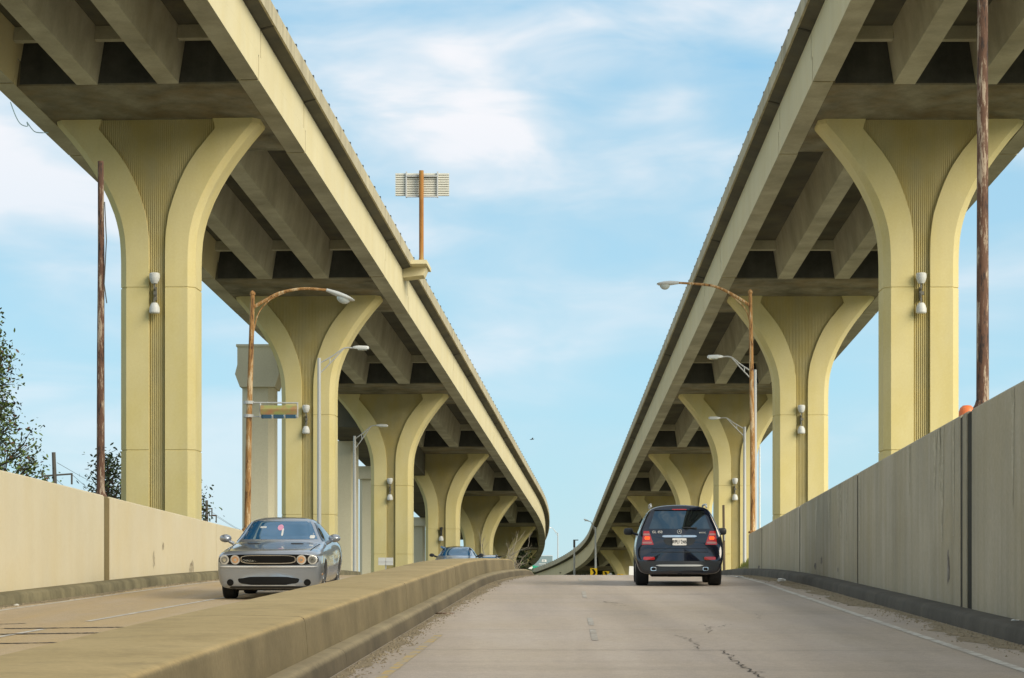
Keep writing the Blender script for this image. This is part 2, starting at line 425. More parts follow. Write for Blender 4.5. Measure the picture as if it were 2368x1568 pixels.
# dirt marks, scrapes on the walls (stains with a shape of their own)
def stain(parent, xf, sign, d, z, w, h, seed, mat):
    r = random.Random(seed); bm = bm_new()
    n = 14; pts = []
    for k in range(n):
        a = 2 * math.pi * k / n; rr = r.uniform(.45, 1)
        dd = d + math.cos(a) * w * rr * .5; pts.append(Vector((xf(dd) - sign * .004, dd, z + math.sin(a) * h * rr * .5)))
    c = bm.verts.new((xf(d) - sign * .004, d, z)); vs = [bm.verts.new(p) for p in pts]
    for k in range(n): bm.faces.new((c, vs[k], vs[(k + 1) % n]))
    return obj('stain', bm, mat, parent)
M['stain'] = paint_worn('stain_mark', (.10, .08, .06), (.33, .30, .25), .40, .62)
M['stain_cream'] = paint_worn('stain_mark_cream', (.20, .15, .09), (.60, .52, .36), .36, .58)
for i, (d, z, w, h) in enumerate(((36.3, .55, .35, .75), (54.3, 1.0, .5, .22), (51.0, .75, .3, .12), (55.6, .9, .7, .25), (72, 1.1, 1.0, .3))):
    stain(wr, x_wall_r, 1, d, z, w, h, 90 + i, 'stain')
for i, (d, z, w, h) in enumerate(((58.8, .86, .8, .55), (55.5, 1.35, .25, .25), (54.5, 1.0, .3, .5))):
    stain(wl, x_wall_l, -1, d, z, w, h, 80 + i, 'stain_cream')

M['drip'] = paint_worn('rain_drip', (.36, .32, .22), (.50, .45, .325), .44, .58)
rd = random.Random(31)
for k in range(16):
    d = rd.uniform(29, 70); L = rd.uniform(.7, 1.9) * (z_wall_r(d) - zr(d)) / 3; w = rd.uniform(.10, .35); top = z_wall_r(d) - .04
    b = bm_new(); pl_, pr_ = [], []
    for q in range(9):
        f = q / 8; ww = w * (1 - .75 * f) * rd.uniform(.7, 1.1)
        pl_.append(b.verts.new((x_wall_r(d - ww) - .004, d - ww, top - L * f))); pr_.append(b.verts.new((x_wall_r(d + ww) - .004, d + ww, top - L * f)))
    for q in range(8): b.faces.new((pl_[q], pr_[q], pr_[q + 1], pl_[q + 1]))
    obj('stain', b, 'drip', wr)
# ------------------------------------------------------------------ median barrier
md = thing('median_barrier', 'low brown concrete median barrier with flat top between the two roads', 'barrier', (x_mb(30), 30, zr(30)))
def hb(d): return .575 if d < 50 else .575 - .0055 * (d - 50)
rj = random.Random(9)
def med(bm, d0, d1, end=False):
    loops = []
    dl = rng(d0, d1, .6)
    for i, d in enumerate(dl):
        k = 1.0
        if end and d > 66:
            q = (d - 66) / (dl[-1] - 66); k = math.sqrt(max(.04, 1 - q * q * .97))
        x, w, z, h = x_mb(d), w_mb(d), zr(d), hb(d)
        cx = x - w / 2; hw = w / 2 * k; h = h * (.55 + .45 * k) + 0; x += 0; cx = x - w / 2
        P = lambda o, zz: Vector((cx + o, d, z + zz))
        loops.append([P(-hw - .04, -.1), P(-hw, h - .06), P(-hw + .05, h), P(0, h + .012), P(hw - .075, h), P(hw - .035, h - .008), P(hw - .010, h - .030), P(hw, h - .065), P(hw + .05 * k, -.1)])
    return loft(bm, loops)
for a, b in ((1, 12.4), (12.4, 22.6), (22.6, 34.5), (34.5, 46.5), (46.5, 58), (58, 71.5)):
    obj('barrier_segment', med(bm_new(), a, b - (.03 if b < 71 else 0), b > 71), 'median', md, 40)
for q in (12.4, 22.6, 34.5, 46.5, 58):
    x, w, z, h = x_mb(q), w_mb(q), zr(q), hb(q); obj('joint_filler', bx(bm_new(), (x - w / 2 + .012, q - .015, z + h / 2 - .03), (w - .05, .035, h + .02)), 'joint', md)
bm = bm_new(); loops = []
def mkerb(bm, d0, d1):
    loops = []
    for d in rng(d0, d1, 1.0):
        q = max(0, (d - 70) / 4.0); h = .19 * math.sqrt(max(.02, 1 - q * q))
        z, x = zr(d), x_mk(d)
        loops.append([Vector((x, d, z - .1)), Vector((x - .03, d, z + h - .06)), Vector((x - .06, d, z + h - .015)), Vector((x - .10, d, z + h)), Vector((x - .55, d, z + h)), Vector((x - .55, d, z - .1))])
    return loft(bm, loops)
for a, b in ((1, 11.5), (11.5, 24.2), (24.2, 37), (37, 50), (50, 62), (62, 74)):
    struct('kerb', mkerb(bm_new(), a, b - .01), 'kerb_m', 50)

# ------------------------------------------------------------------ the two elevated highways
EB = [(3.93, 0), (3.93, 1.53), (3.05, 1.42), (3.30, 0)]
def mirror(p): return [(-o, z) for o, z in reversed(p)]
SLAB = [(-4.36, 1.67), (-3.80, 1.535), (-3.0, 1.40), (3.0, 1.40), (3.80, 1.535), (4.36, 1.67), (4.36, 1.85), (-4.36, 1.85)]
PAR = [(4.365, 1.655), (4.365, 2.16), (4.34, 2.21), (4.12, 2.21), (4.07, 1.84), (4.20, 1.655)]
def beam(b, dk):
    bmesh.ops.recalc_face_normals(b, faces=b.faces)
    for f in b.faces:
        f.normal_update()
        if f.normal.z < -.6: f.material_index = 1
    return obj('edge_beam', b, ['fascia', 'girder'], dk)
piers_t = [-18, 13, 44, 75, 106, 137.5, 168, 199, 230, 261, 292, 323]
decks = {}
for side, lab in (('L', 'long elevated highway deck on the left with cream edge beam and bracketed sign'), ('R', 'long elevated highway deck on the right, curving left behind the dark blue car')):
    p, a = path(side, 75)
    dk = thing('elevated_highway', lab, 'viaduct', (p.x, p.y, p.z)); decks[side] = dk
    T0, T1 = -40, 372
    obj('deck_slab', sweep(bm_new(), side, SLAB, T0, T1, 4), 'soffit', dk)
    for s in (1, -1):
        b = bm_new()
        tt = rng(T0, T1, 6.2)
        for t0, t1 in zip(tt, tt[1:]): sweep(b, side, PAR if s > 0 else mirror(PAR), t0, t1 - .02, 3.1)
        obj('parapet', b, 'parapet', dk)
        b = bm_new(); sweep(b, side, [(s * 4.30, 2.205), (s * 4.30, 2.25), (s * 4.24, 2.25), (s * 4.24, 2.205)] if s < 0 else [(4.24, 2.205), (4.24, 2.25), (4.30, 2.25), (4.30, 2.205)], T0, T1, 4)
        t = T0
        while t < T1 - 1:
            q, aa = path(side, t); c = onpath(side, t, s * 4.30, 2.25)
            bx(b, c, (.08, .13, .10), -aa); t += 1.8
        obj('guard_rail', b, 'darkmetal', dk)
    ends = []
    for t in piers_t: ends.append((t - 4.0, t + 4.3))
    # pier caps with their stretch of edge beam
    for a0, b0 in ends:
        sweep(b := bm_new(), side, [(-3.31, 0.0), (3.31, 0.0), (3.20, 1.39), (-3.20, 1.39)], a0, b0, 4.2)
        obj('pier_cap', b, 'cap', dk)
        for e in (a0, b0): obj('recess_shade', sweep(bm_new(), side, [(-3.22, .05), (3.22, .05), (3.14, 1.385), (-3.14, 1.385)], e - .012, e + .012, 1), 'painted_shade', dk)  # thin dark sheets on the cap ends paint the shade between the girders
        for s in (1, -1):
            b = bm_new()
            def lo(p, z0, z1): return [(s * o, z) for o, z in p]
            low = [(3.93, -.004), (3.93, .72), (3.22, .72), (3.32, -.004)]; up = [(3.93, .721), (3.93, 1.53), (3.20, 1.42), (3.22, .721)]
            sweep(b, side, lo(low, 0, 0), a0 - .28, b0 + .28, 4); sweep(b, side, lo(up, 0, 0), a0 + .06, b0 - .06, 4)
            beam(b, dk)
    b = bm_new()
    for a0, b0 in ends:
        for s in (1, -1):
            for q0, q1, w in ((a0, a0 - .34, -1), (b0, b0 + .34, 1)):
                sweep(b, side, [(s * 3.905, .735), (s * 3.905, 1.50), (s * 3.3, 1.40), (s * 3.3, .735)], q0 - .10, q0 + .10, 1)
                sweep(b, side, [(s * 3.905, .02), (s * 3.905, .70), (s * 3.4, .70), (s * 3.4, .02)], q1 - .10, q1 + .10, 1)
                sweep(b, side, [(s * 3.915, .69), (s * 3.915, .75), (s * 3.3, .75), (s * 3.3, .69)], min(q0, q1) - .05, max(q0, q1) + .05, 1)
            for tj in (a0, b0):
                sweep(b, side, [(s * 3.95, 1.55), (s * 4.34, 1.662), (s * 4.34, 1.70), (s * 3.95, 1.60)], tj - .07, tj + .07, 1)
    obj('deck_joint', b, 'joint', dk)
    # drop-in spans
    for (a0, b0), (a1, b1) in zip([(None, T0)] + ends, ends + [(T1, None)]):
        s0, s1 = b0, a1
        if s1 - s0 < 1: continue
        for c in (-1.2, 1.2):
            obj('girder', sweep(bm_new(), side, [(c - .31, 0.004), (c + .31, 0.004), (c + .53, 1.41), (c - .53, 1.41)], s0 + .03, s1 - .03, 7), 'girder', dk)
        for s in (1, -1):
            b = bm_new()
            low = [(s * o, z) for o, z in [(3.93, 0), (3.93, .72), (3.17, .72), (3.30, 0)]]; up = [(s * o, z) for o, z in [(3.93, .721), (3.93, 1.53), (3.05, 1.42), (3.17, .721)]]
            sweep(b, side, low, s0 + .40, s1 - .40, 6); sweep(b, side, up, s0 + .06, s1 - .06, 6)
            beam(b, dk)
        for e, q in ((s1 - 1.15, 1), (s0 + .85, -1)):
            for o0, o1 in ((-3.1, -1.70), (-.72, .72), (1.70, 3.1)):
                obj('end_diaphragm', sweep(bm_new(), side, [(o0, 1.02), (o1, 1.02), (o1, 1.41), (o0, 1.41)], e, e + .3, 1), 'girder', dk)
# corbel that carries the louvred sign, and the smaller ones on the far side
def corbel(side, t, s):
    b = bm_new()
    sweep(b, side, [(s * 3.9, 1.20), (s * 4.85, 1.30), (s * 5.0, 1.66), (s * 3.9, 1.66)], t - .45, t + .45, 1)
    sweep(b, side, [(s * 4.30, 1.665), (s * 5.08, 1.665), (s * 5.08, 1.84), (s * 4.38, 1.84)], t - 1.2, t + .8, 1)
    return obj('sign_bracket', b, 'fascia', decks[side])
corbel('L', 108.8, 1); corbel('R', 84.5, 1); corbel('R', 123, 1)

# ------------------------------------------------------------------ piers
OUT = [(0, 3.2), (.14, 3.17), (.6, 2.77), (1.12, 2.36), (1.55, 2.06), (2.0, 1.79), (2.45, 1.565), (2.92, 1.38), (3.3, 1.27), (3.67, 1.21), (4.05, 1.182), (4.43, 1.17)]
INN = [(0, 1.74), (.3, 1.83), (.6, 1.58), (1.0, 1.25), (1.4, .98), (1.7, .815), (2.05, .66), (2.45, .515), (2.92, .37), (3.3, .305), (3.67, .27), (4.05, .258), (4.43, .255)]
def interp(tab, d):
    if d <= tab[0][0]: return tab[0][1]
    for (a, x), (b, y) in zip(tab, tab[1:]):
        if d <= b: return x + (y - x) * (d - a) / (b - a)
    return tab[-1][1]
TH = 1.4; CH = .21; REC = .13
def make_pier(side, t, d2, label):
    p, a = path(side, t)
    H = p.z - .6
    base = (p.x, p.y, .6)
    pr = thing('bridge_pier', label, 'bridge pier', base, -a, 'flared piers under the elevated highways')
    MW[pr] = Matrix()     # children are built in the pier's own space
    lev = [(-.03, 0)] + [(d, 0) for d in (0, .14, .3, .45, .6, .8, 1.0, 1.2, 1.4, 1.6, 1.8, 2.0, 2.2, 2.45, 2.7, 2.92, 3.15, 3.4, 3.67, 4.05, 4.43)]
    for j in (5.22, d2):
        if j < H - .3: lev += [(j - .022, 0), (j - .014, .022), (j + .014, .022), (j + .022, 0)]
    lev = [l for l in lev if l[0] < H] + [(H, 0)]
    loops = []
    for d, ins in lev:
        xo, xi, z = interp(OUT, d) - ins, interp(INN, d), H - d
        y0, y1 = -.0 + ins, TH - ins; c = CH
        loops.append([Vector(q) for q in ((-xo, y0 + c, z), (-xo + c, y0, z), (-xi, y0, z), (-xi, REC + .03, z), (xi, REC + .03, z), (xi, y0, z), (xo - c, y0, z), (xo, y0 + c, z), (xo, y1 - c, z), (xo - c, y1, z), (-xo + c, y1, z), (-xo, y1 - c, z))])
    b = loft(bm_new(), loops); obj('shaft', b, 'pier', pr, 22)
    # fluted panel: vertical ribs set back between the legs
    b = bm_new(); pitch = .064; n = int(1.83 / pitch)
    for k in range(-n, n + 1):
        x = k * pitch
        if abs(x) > 1.80: continue
        zb = .02
        if abs(x) > .20:
            dd = 0
            for q in range(0, 46):
                if interp(INN, q * .1) + .05 < abs(x) and q > 3: break
                dd = q * .1
            zb = H - dd - .15
        zt = H + .01
        w0, w1 = pitch * .5, pitch * .20
        loft(b, [[Vector((x - w0, REC + .012, z)), Vector((x - w0 * .62, REC + .012, z)), Vector((x - w1, REC - .022, z)), Vector((x + w1, REC - .022, z)), Vector((x + w0 * .62, REC + .012, z)), Vector((x + w0, REC + .012, z))] for z in (zb, zt)], False, False)
    obj('fluted_panel', b, 'fluted', pr)
    return pr
labsL = ['pale yellow flared pier nearest on the left, behind the leaning rusty pole', 'pale yellow flared pier second on the left, behind the silver car',
         'pale yellow flared pier third on the left, beside a pale double box', 'pale yellow flared pier fourth on the left, behind the pale car', 'shaded flared pier fifth on the left, with bare twigs in front',
         'flared pier at the bend on the left, half hidden by bare trees', 'farthest flared pier on the left, lost in dark shrubs']
labsR = ['pale yellow flared pier nearest on the right, behind the thick rusty pole', 'pale yellow flared pier second on the right, crossed by no pole, above the grey wall',
         'pale yellow flared pier third on the right, beside a thin grey lamp post', 'pale yellow flared pier fourth on the right, rising above the dark blue car', 'flared pier fifth on the right, just left of the blue car roof',
         'flared pier sixth on the right, beside the door mirror of the blue car', 'farthest flared pier on the right, low arch behind the yellow chevrons']
D2 = [10.26, 9.58, 9.1, 8.6, 8, 8, 8]
for side, labs in (('L', labsL), ('R', labsR)):
    for i, t in enumerate((75, 106, 137.5, 168, 199, 230, 261)):
        make_pier(side, t, D2[i], labs[i])

# floodlights fixed to the fluted panels
def flood_head(bm, z, up):
    s = 1 if up else -1
    pr = [(.02, 0), (.09, .01), (.135, .09), (.155, .15), (.155, .165)]
    pr2 = [(.162, .165), (.165, .19), (.165, .30), (.14, .335), (.02, .34)]
    lathe(bm, [(r, z + s * h) for r, h in pr], (0, 0, 0), n=18)
    lathe(bm, [(r, z + s * h) for r, h in pr2], (0, 0, 0), n=18)
fl = thing('pier_floodlight', 'x', 'floodlight', (0, 0, 0), 0, 'floodlights on the piers'); MW[fl] = Matrix()
b = bm_new(); flood_head(b, .29, True); FH1 = obj('lamp_head', b, 'lampgrey', fl, 35)
b = bm_new(); flood_head(b, -.29, False); FH2 = obj('lamp_head', b, 'lampgrey', fl, 35)
b = bm_new(); bx(b, (0, .16, 0), (.07, .14, .40)); bx(b, (.0, 0, .22), (.055, .05, .16)); bx(b, (0, 0, -.22), (.055, .05, .16)); bx(b, (.03, -.02, .0), (.10, .08, .10)); tube(b, [(0, 0, .2), (0, .1, .1)], .03, 6); tube(b, [(0, 0, -.2), (0, .1, -.1)], .03, 6); obj('bracket', b, 'fixture', fl)
fls = [('L', 75, 'grey twin floodlight on the nearest left pier'), ('L', 106, 'grey twin floodlight on the second left pier, beside the green box'),
       ('L', 137.5, 'grey twin floodlight on the third left pier, above the pale box'), ('R', 75, 'grey twin floodlight on the nearest right pier, left of the rusty pole'),
       ('R', 106, 'grey twin floodlight on the second right pier'), ('R', 137.5, 'grey twin floodlight on the third right pier, beside lamp posts')]
for i, (s, t, lab) in enumerate(fls):
    p, a = path(s, t); q = p + Vector((-.05, -.14, -5.42))
    if i == 0: fl.location = q; fl.rotation_euler = (0, 0, -a); fl['label'] = lab
    else:
        dup(fl, q, -a, lab)
f1 = thing('pier_floodlight', 'single downward floodlight on the fourth left pier above the pale car', 'floodlight', path('L', 168)[0] + Vector((-.05, -.14, -5.42)), -path('L', 168)[1], 'floodlights on the piers'); MW[f1] = Matrix()
b = bm_new(); flood_head(b, -.29, False); obj('lamp_head', b, 'lampgrey', f1, 35)
b = bm_new(); bx(b, (0, .12, 0), (.10, .22, .46)); bx(b, (0, 0, -.2), (.08, .06, .2)); lathe(b, [(.02, .1), (.1, .12), (.13, .3), (.02, .34)]); obj('bracket', b, 'darkmetal', f1)

# pale double box on the third pier's foot
t = thing('utility_cabinet', 'pale double panel box at the foot of the third left pier', 'box', at(892, 1361, 134)); MW[t] = Matrix()
for s in (-1, 1): b = bm_new(); bx(b, (s * .21, 0, 1.5), (.40, .08, .42)); bx(b, (s * .21, -.05, 1.5), (.36, .03, .03)); obj('panel', b, 'whitepaint', t)
b = bm_new(); bx(b, (0, .08, .7), (.08, .06, 1.8)); obj('post', b, 'galv', t)

# ------------------------------------------------------------------ grey piers and the lower deck behind the left highway
def grey_pier(label, x, y, w, dp, ztop, caph, capw, tilt=0, rounded=False):
    t = thing('grey_pier', label, 'bridge pier', (x, y, .6), 0, 'grey hammerhead piers behind the left highway'); MW[t] = Matrix()
    zt = ztop - .6; c = min(w, dp) * .18; hw, hd = w / 2, dp / 2
    def ring(z, hw, hd): return [Vector(q) for q in ((-hw + c, -hd, z), (hw - c, -hd, z), (hw, -hd + c, z), (hw, hd - c, z), (hw - c, hd, z), (-hw + c, hd, z), (-hw, hd - c, z), (-hw, -hd + c, z))]
    obj('shaft', loft(bm_new(), [ring(0, hw, hd), ring(zt - caph, hw, hd)]), 'grey', t)
    if caph > .2:
        b = bm_new(); zc = zt - caph; k = capw / 2
        if rounded: poly = [(-k + .3, zc), (k - .3, zc), (k, zc + caph * .4), (k, zt), (-k, zt), (-k - .05, zc + caph * .6), (-k + .05, zc + caph * .25)]
        else: poly = [(-k + .12, zc + .004), (k - .12, zc + .004), (k + .1, zc + caph * .32), (k, zc + caph * .55), (k, zt), (-k, zt), (-k, zc + caph * .55), (-k - .12, zc + caph * .32)]
        prism(b, poly, -hd - .25, hd + .25)
        obj('pier_head', b, 'grey', t)
        b = bm_new(); bx(b, (0, 0, zt + .06), (capw + .12, dp + .6, .12)); obj('cap_slab', b, 'grey', t)
    return t
grey_pier('grey concrete hammerhead pier behind the rusty curved-arm lamp post', -12.8, 123, 1.62, 2.2, 13.0, 2.02, 2.0)
grey_pier('broad grey column between the second and third left piers', -10.25, 147, 1.75, 2.6, 10.0, .1, 2)
grey_pier('narrow grey pier with small head left of the third left pier', -9.35, 157, 1.0, 1.4, 8.85, .7, 1.3)
grey_pier('grey rounded-head pier left of the fourth left pier', -7.95, 206, 1.1, 1.4, 7.35, .62, 1.9, 0, True)
ld = thing('lower_ramp', 'dark underside of a lower ramp behind the left piers', 'viaduct', (-9, 175, 9)); b = bm_new()
loops = []
for y in rng(139, 232, 8):
    xl = -9.8 + .0453 * (y - 160); z = 9.34 - .0424 * (y - 160)
    loops.append([Vector((xl, y, z)), Vector((xl, y, z + 1.5)), Vector((xl + 3.4, y, z + 1.5)), Vector((xl + 3.4, y, z))])
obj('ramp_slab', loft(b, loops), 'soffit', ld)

# ------------------------------------------------------------------ louvred sign on the left deck
sb = onpath('L', 108.8, 4.72, 1.845)
sg = thing('highway_sign', 'louvred sign seen from behind on a rusty orange post above the left deck', 'sign', sb); MW[sg] = Matrix()
b = bm_new(); tube(b, [(0, 0, 0), (0, 0, 3.9), (0, 0, 4.22)], .105, 14); lathe(b, [(.2, .0), (.19, .06), (.12, .16), (.11, .3)], n=14); obj('post', b, 'rust_post', sg, 40)
b = bm_new()
for k in range(10): bx(b, (.03, .27, 3.18 + k * .103), (2.42, .07, .068))
bx(b, (.03, .33, 3.645), (2.40, .03, 1.02)); obj('louvre_panel', b, 'alu', sg)
b = bm_new()
for s in (-.68, .72): bx(b, (s, .19, 3.62), (.06, .12, 1.16))
bx(b, (.02, .16, 4.0), (1.42, .1, .055)); bx(b, (.02, .16, 3.08), (1.42, .1, .055)); obj('frame', b, 'galv', sg)

# ------------------------------------------------------------------ poles and lamps
def cobra(bm, bml, p0, p1, down=.16):
    p0, p1 = Vector(p0), Vector(p1); d = (p1 - p0); L = d.length; d.normalize(); side = Vector((0, 1, 0)); upv = d.cross(side); upv = upv if upv.z > 0 else -upv
    prof = [(0, .05, .05, .04), (.12, .075, .055, .05), (.4, .13, .07, .075), (.7, .155, .055, .085), (.92, .12, .02, .07), (1, .05, -.02, .04)]
    loops = []
    for f, w, tp, bt in prof:
        c = p0 + d * L * f
        loops.append([c + side * (w * math.cos(a)) + upv * ((tp if math.sin(a) > 0 else bt) * math.sin(a)) for a in [2 * math.pi * k / 14 for k in range(14)]])
    loft(bm, loops)
    c = p0 + d * L * .64 - upv * .05
    loops = []
    for k in range(6):
        q = k / 5 * math.pi / 2; rr = max(.01, math.cos(q))
        loops.append([c + d * (L * .24 * rr * math.cos(a)) + side * (.115 * rr * math.sin(a)) - upv * (down * math.sin(q)) for a in [2 * math.pi * j / 16 for j in range(16)]])
    loft(bml, loops)
def rusty_lamp(label, pole, arm, brace, head, r0, mat='rust'):
    t = thing('street_lamp', label, 'street lamp', pole[0]); 
    b = bm_new(); n = len(pole); tube(b, pole, [r0 * (1 - .35 * i / (n - 1)) for i in range(n)], 12); c = Vector(pole[-1]); lathe(b, [(.02, -.03), (r0 * .85, 0), (r0 * .85, .06), (.02, .12)], c, n=12)
    c = Vector(pole[0]); lathe(b, [(r0 * 1.7, -.02), (r0 * 1.7, .03), (r0 * 1.1, .07)], c, n=12)
    obj('pole', b, mat, t, 40)
    b = bm_new(); tube(b, arm, [.05 - .015 * i / (len(arm) - 1) for i in range(len(arm))], 8); tube(b, brace, .018, 6); obj('arm', b, mat, t, 40)
    b, bl = bm_new(), bm_new(); cobra(b, bl, *head)
    h = obj('lamp_head', b, 'lampgrey', t, 50); obj('lens', bl, 'lens', h, 60)
    return t
def curve(pts, n=4):
    pts = [Vector(p) for p in pts]; out = []
    for i in range(len(pts) - 1):
        p0, p1, p2, p3 = pts[max(i - 1, 0)], pts[i], pts[i + 1], pts[min(i + 2, len(pts) - 1)]
        for k in range(n):
            f = k / n
            out.append(.5 * ((2 * p1) + (p2 - p0) * f + (2 * p0 - 5 * p1 + 4 * p2 - p3) * f * f + (3 * p1 - p0 - 3 * p2 + p3) * f ** 3))
    return out + [pts[-1]]
A = lambda l, d: [at(u, v, d) for u, v in l]
lampL = rusty_lamp('rusty orange street lamp with long curved arm, on the left wall behind the silver car', A([(572, 1226), (576, 960), (582, 760), (584, 682)], 66),
    curve(A([(588, 709.5), (611.5, 696), (645.8, 677.8), (701, 667.5), (757, 671)], 66)), curve(A([(586, 770), (597.7, 724.6), (625, 693), (666, 674)], 66)), A([(755, 671), (820, 693)], 66), .09)
lampR = rusty_lamp('rusty street lamp with a long curved arm at the end of the grey right wall', A([(1741, 1232), (1740, 1000), (1737, 800), (1735, 678)], 75.6),
    curve(A([(1733.5, 706), (1692, 680), (1645, 660.4), (1568, 654)], 75.6)), curve(A([(1733, 742), (1722, 712), (1690, 682)], 75.6)), A([(1570, 654), (1519, 655)], 75.6), .085)
def bare_pole(label, pts, r, mat, cap=True):
    t = thing('rusty_pole', label, 'pole', pts[0])
    b = bm_new(); n = len(pts); tube(b, pts, [r * (1 - .30 * i / (n - 1)) for i in range(n)], 14); obj('pole', b, mat, t, 40)
    b = bm_new(); c = Vector(pts[0]); lathe(b, [(r * 1.5, -.04), (r * 1.5, .02), (r * 1.25, .06), (r * 1.05, .12)], c, n=14); obj('base_flange', b, mat, t, 40)
    return t
p0 = Vector((x_wall_l(50.2) - .18, 50.2, z_wall_l(50.2)))
bp = bare_pole('bare rusty pole standing on the left wall in front of the nearest left pier', [p0, p0 + Vector((.0, 0, 3)), p0 + Vector((.01, 0, 5)), p0 + Vector((.0, 0, 6.95))], .086, 'rust_dark')
b = bm_new(); tube(b, [p0 + Vector(q) for q in ((.09, -.05, 6.1), (.13, -.06, 5.3), (.085, -.07, 4.4), (.14, -.08, 4.0))], .012, 5); obj('loose_cable', b, 'wire', bp)
p0 = Vector((x_wall_r(34.3) + .17, 34.3, z_wall_r(34.3)))
bare_pole('thick dark rusty pole on the grey right wall, cut by the top of the picture', [p0, p0 + Vector((0, 0, 3)), p0 + Vector((0, 0, 6)), p0 + Vector((-.02, 0, 9))], .09, 'rust_dark')

def modern_lamp(label, base, ztop, arm_a, arm_b, brace_a, head, r=.09):
    t = thing('street_lamp', label, 'street lamp', base)
    b = bm_new(); top = Vector((base[0], base[1], ztop)); tube(b, [base, top], [r, r * .72], 12); lathe(b, [(r * 1.6, 0), (r * 1.6, .1), (r, .15)], base, n=12); obj('pole', b, 'galv', t, 40)
    b = bm_new(); A_, B_ = Vector(arm_a), Vector(arm_b); mid = A_.lerp(B_, .72) + Vector((0, 0, .16))
    up = curve([A_, A_.lerp(B_, .4) + Vector((0, 0, .06)), mid, B_]); tube(b, up, .03, 8)
    lowp = curve([Vector(brace_a), Vector(brace_a).lerp(mid, .55) + Vector((0, 0, -.02)), mid]); tube(b, lowp, .026, 8)
    q = A_.lerp(B_, .3) + Vector((0, 0, .04)); tube(b, [q, Vector(brace_a).lerp(mid, .42)], .022, 6); obj('arm', b, 'galv', t, 40)
    h0, h1 = Vector(head[0]), Vector(head[1]); d = (h1 - h0); L = d.length; d.normalize()
    b = bm_new(); loops = []
    for f, w, hh in ((0, .04, .04), (.1, .09, .06), (.35, .15, .08), (.92, .15, .075), (1, .11, .05)):
        c = h0 + d * L * f
        loops.append([c + Vector((0, w, -hh * .6)), c + Vector((0, w, hh * .4)), c + Vector((0, w * .7, hh)), c + Vector((0, -w * .7, hh)), c + Vector((0, -w, hh * .4)), c + Vector((0, -w, -hh * .6))])
    hd = obj('lamp_head', loft(b, loops), 'white', t, 35)
    b = bm_new(); bx(b, h0 + d * L * .6 + Vector((0, 0, -.062)), (L * .55, .22, .04)); obj('lens', b, 'lens', hd)
    return t
def gl(u, d): return Vector(((u - 1184) * d / F, d, .95))
modern_lamp('grey lamp post before the second left pier, right behind the silver car', gl(738, 95), (1400 - 828) * 95 / F, at(739, 840, 95), at(818, 805, 95), at(739, 864, 95), (at(816, 804, 95), at(853, 805, 95)))
modern_lamp('grey lamp post before the third left pier', gl(820, 134), (1400 - 1008) * 134 / F, at(821, 1015, 134), at(872, 984, 134), at(821, 1038, 134), (at(870, 984, 134), at(897, 985, 134)), .10)
modern_lamp('grey lamp post touching the right rusty lamp, with its head on the left', gl(1746, 99.4), (1400 - 855) * 99.4 / F, at(1743, 862, 99.4), at(1671, 825, 99.4), at(1743, 882, 99.4), (at(1672, 825, 99.4), at(1636, 826, 99.4)), .095)
modern_lamp('grey lamp post beside the third right pier', gl(1722, 130), (1400 - 987) * 130 / F, at(1720, 991, 130), at(1665, 967, 130), at(1720, 1008, 130), (at(1666, 967, 130), at(1639, 967, 130)), .10)
modern_lamp('far pale lamp post before the right deck, above the first chevron', gl(1377, 222), (1400 - 1219) * 222 / F, at(1376, 1221, 222), at(1362, 1206, 222), at(1376, 1228, 222), (at(1363, 1206, 222), at(1350, 1201, 222)), .11)
modern_lamp('faint far lamp post standing behind the curve of the right deck', gl(1290, 330), (1400 - 1232) * 330 / F, at(1290, 1234, 330), at(1274, 1221, 330), at(1290, 1240, 330), (at(1275, 1221, 330), at(1262, 1218, 330)), .09)
t = thing('slender_pole', 'slender pale pole between the second and third right piers', 'pole', gl(1756.5, 150)); b = bm_new(); q = gl(1756.5, 150); tube(b, [q, q + Vector((0, 0, 8.9))], [.075, .05], 10); obj('shaft', b, 'white', t, 40); b = bm_new(); bx(b, q + Vector((0, 0, .05)), (.3, .3, .1)); obj('base_plate', b, 'galv', t)
t = thing('lamp_pole', 'dark far lamp pole with a tiny arm before the curving right deck', 'street lamp', gl(1328, 268)); q = gl(1328, 268); zt = (1400 - 1249) * 268 / F - .95
b = bm_new(); tube(b, [q, q + Vector((0, 0, zt))], [.13, .10], 10); obj('pole', b, 'galv', t, 40); b = bm_new(); bx(b, q + Vector((.2, 0, zt)), (.50, .2, .10)); tube(b, [q + Vector((0, 0, zt - .8)), q + Vector((0, 0, zt + .05))], .12, 8); obj('lamp_head', b, 'darkmetal', t)
t = thing('wooden_post', 'thin brown wooden post right of the dark blue car', 'post', gl(1675, 112)); q = gl(1675, 112)
b = bm_new(); tube(b, [q, q + Vector((-.04, 0, (1400 - 1168) * 112 / F - .95))], [.065, .055], 8); obj('shaft', b, 'wood', t, 40); b = bm_new(); bx(b, q + Vector((.0, -.07, 2.2)), (.05, .03, .3)); obj('strap', b, 'galv', t)

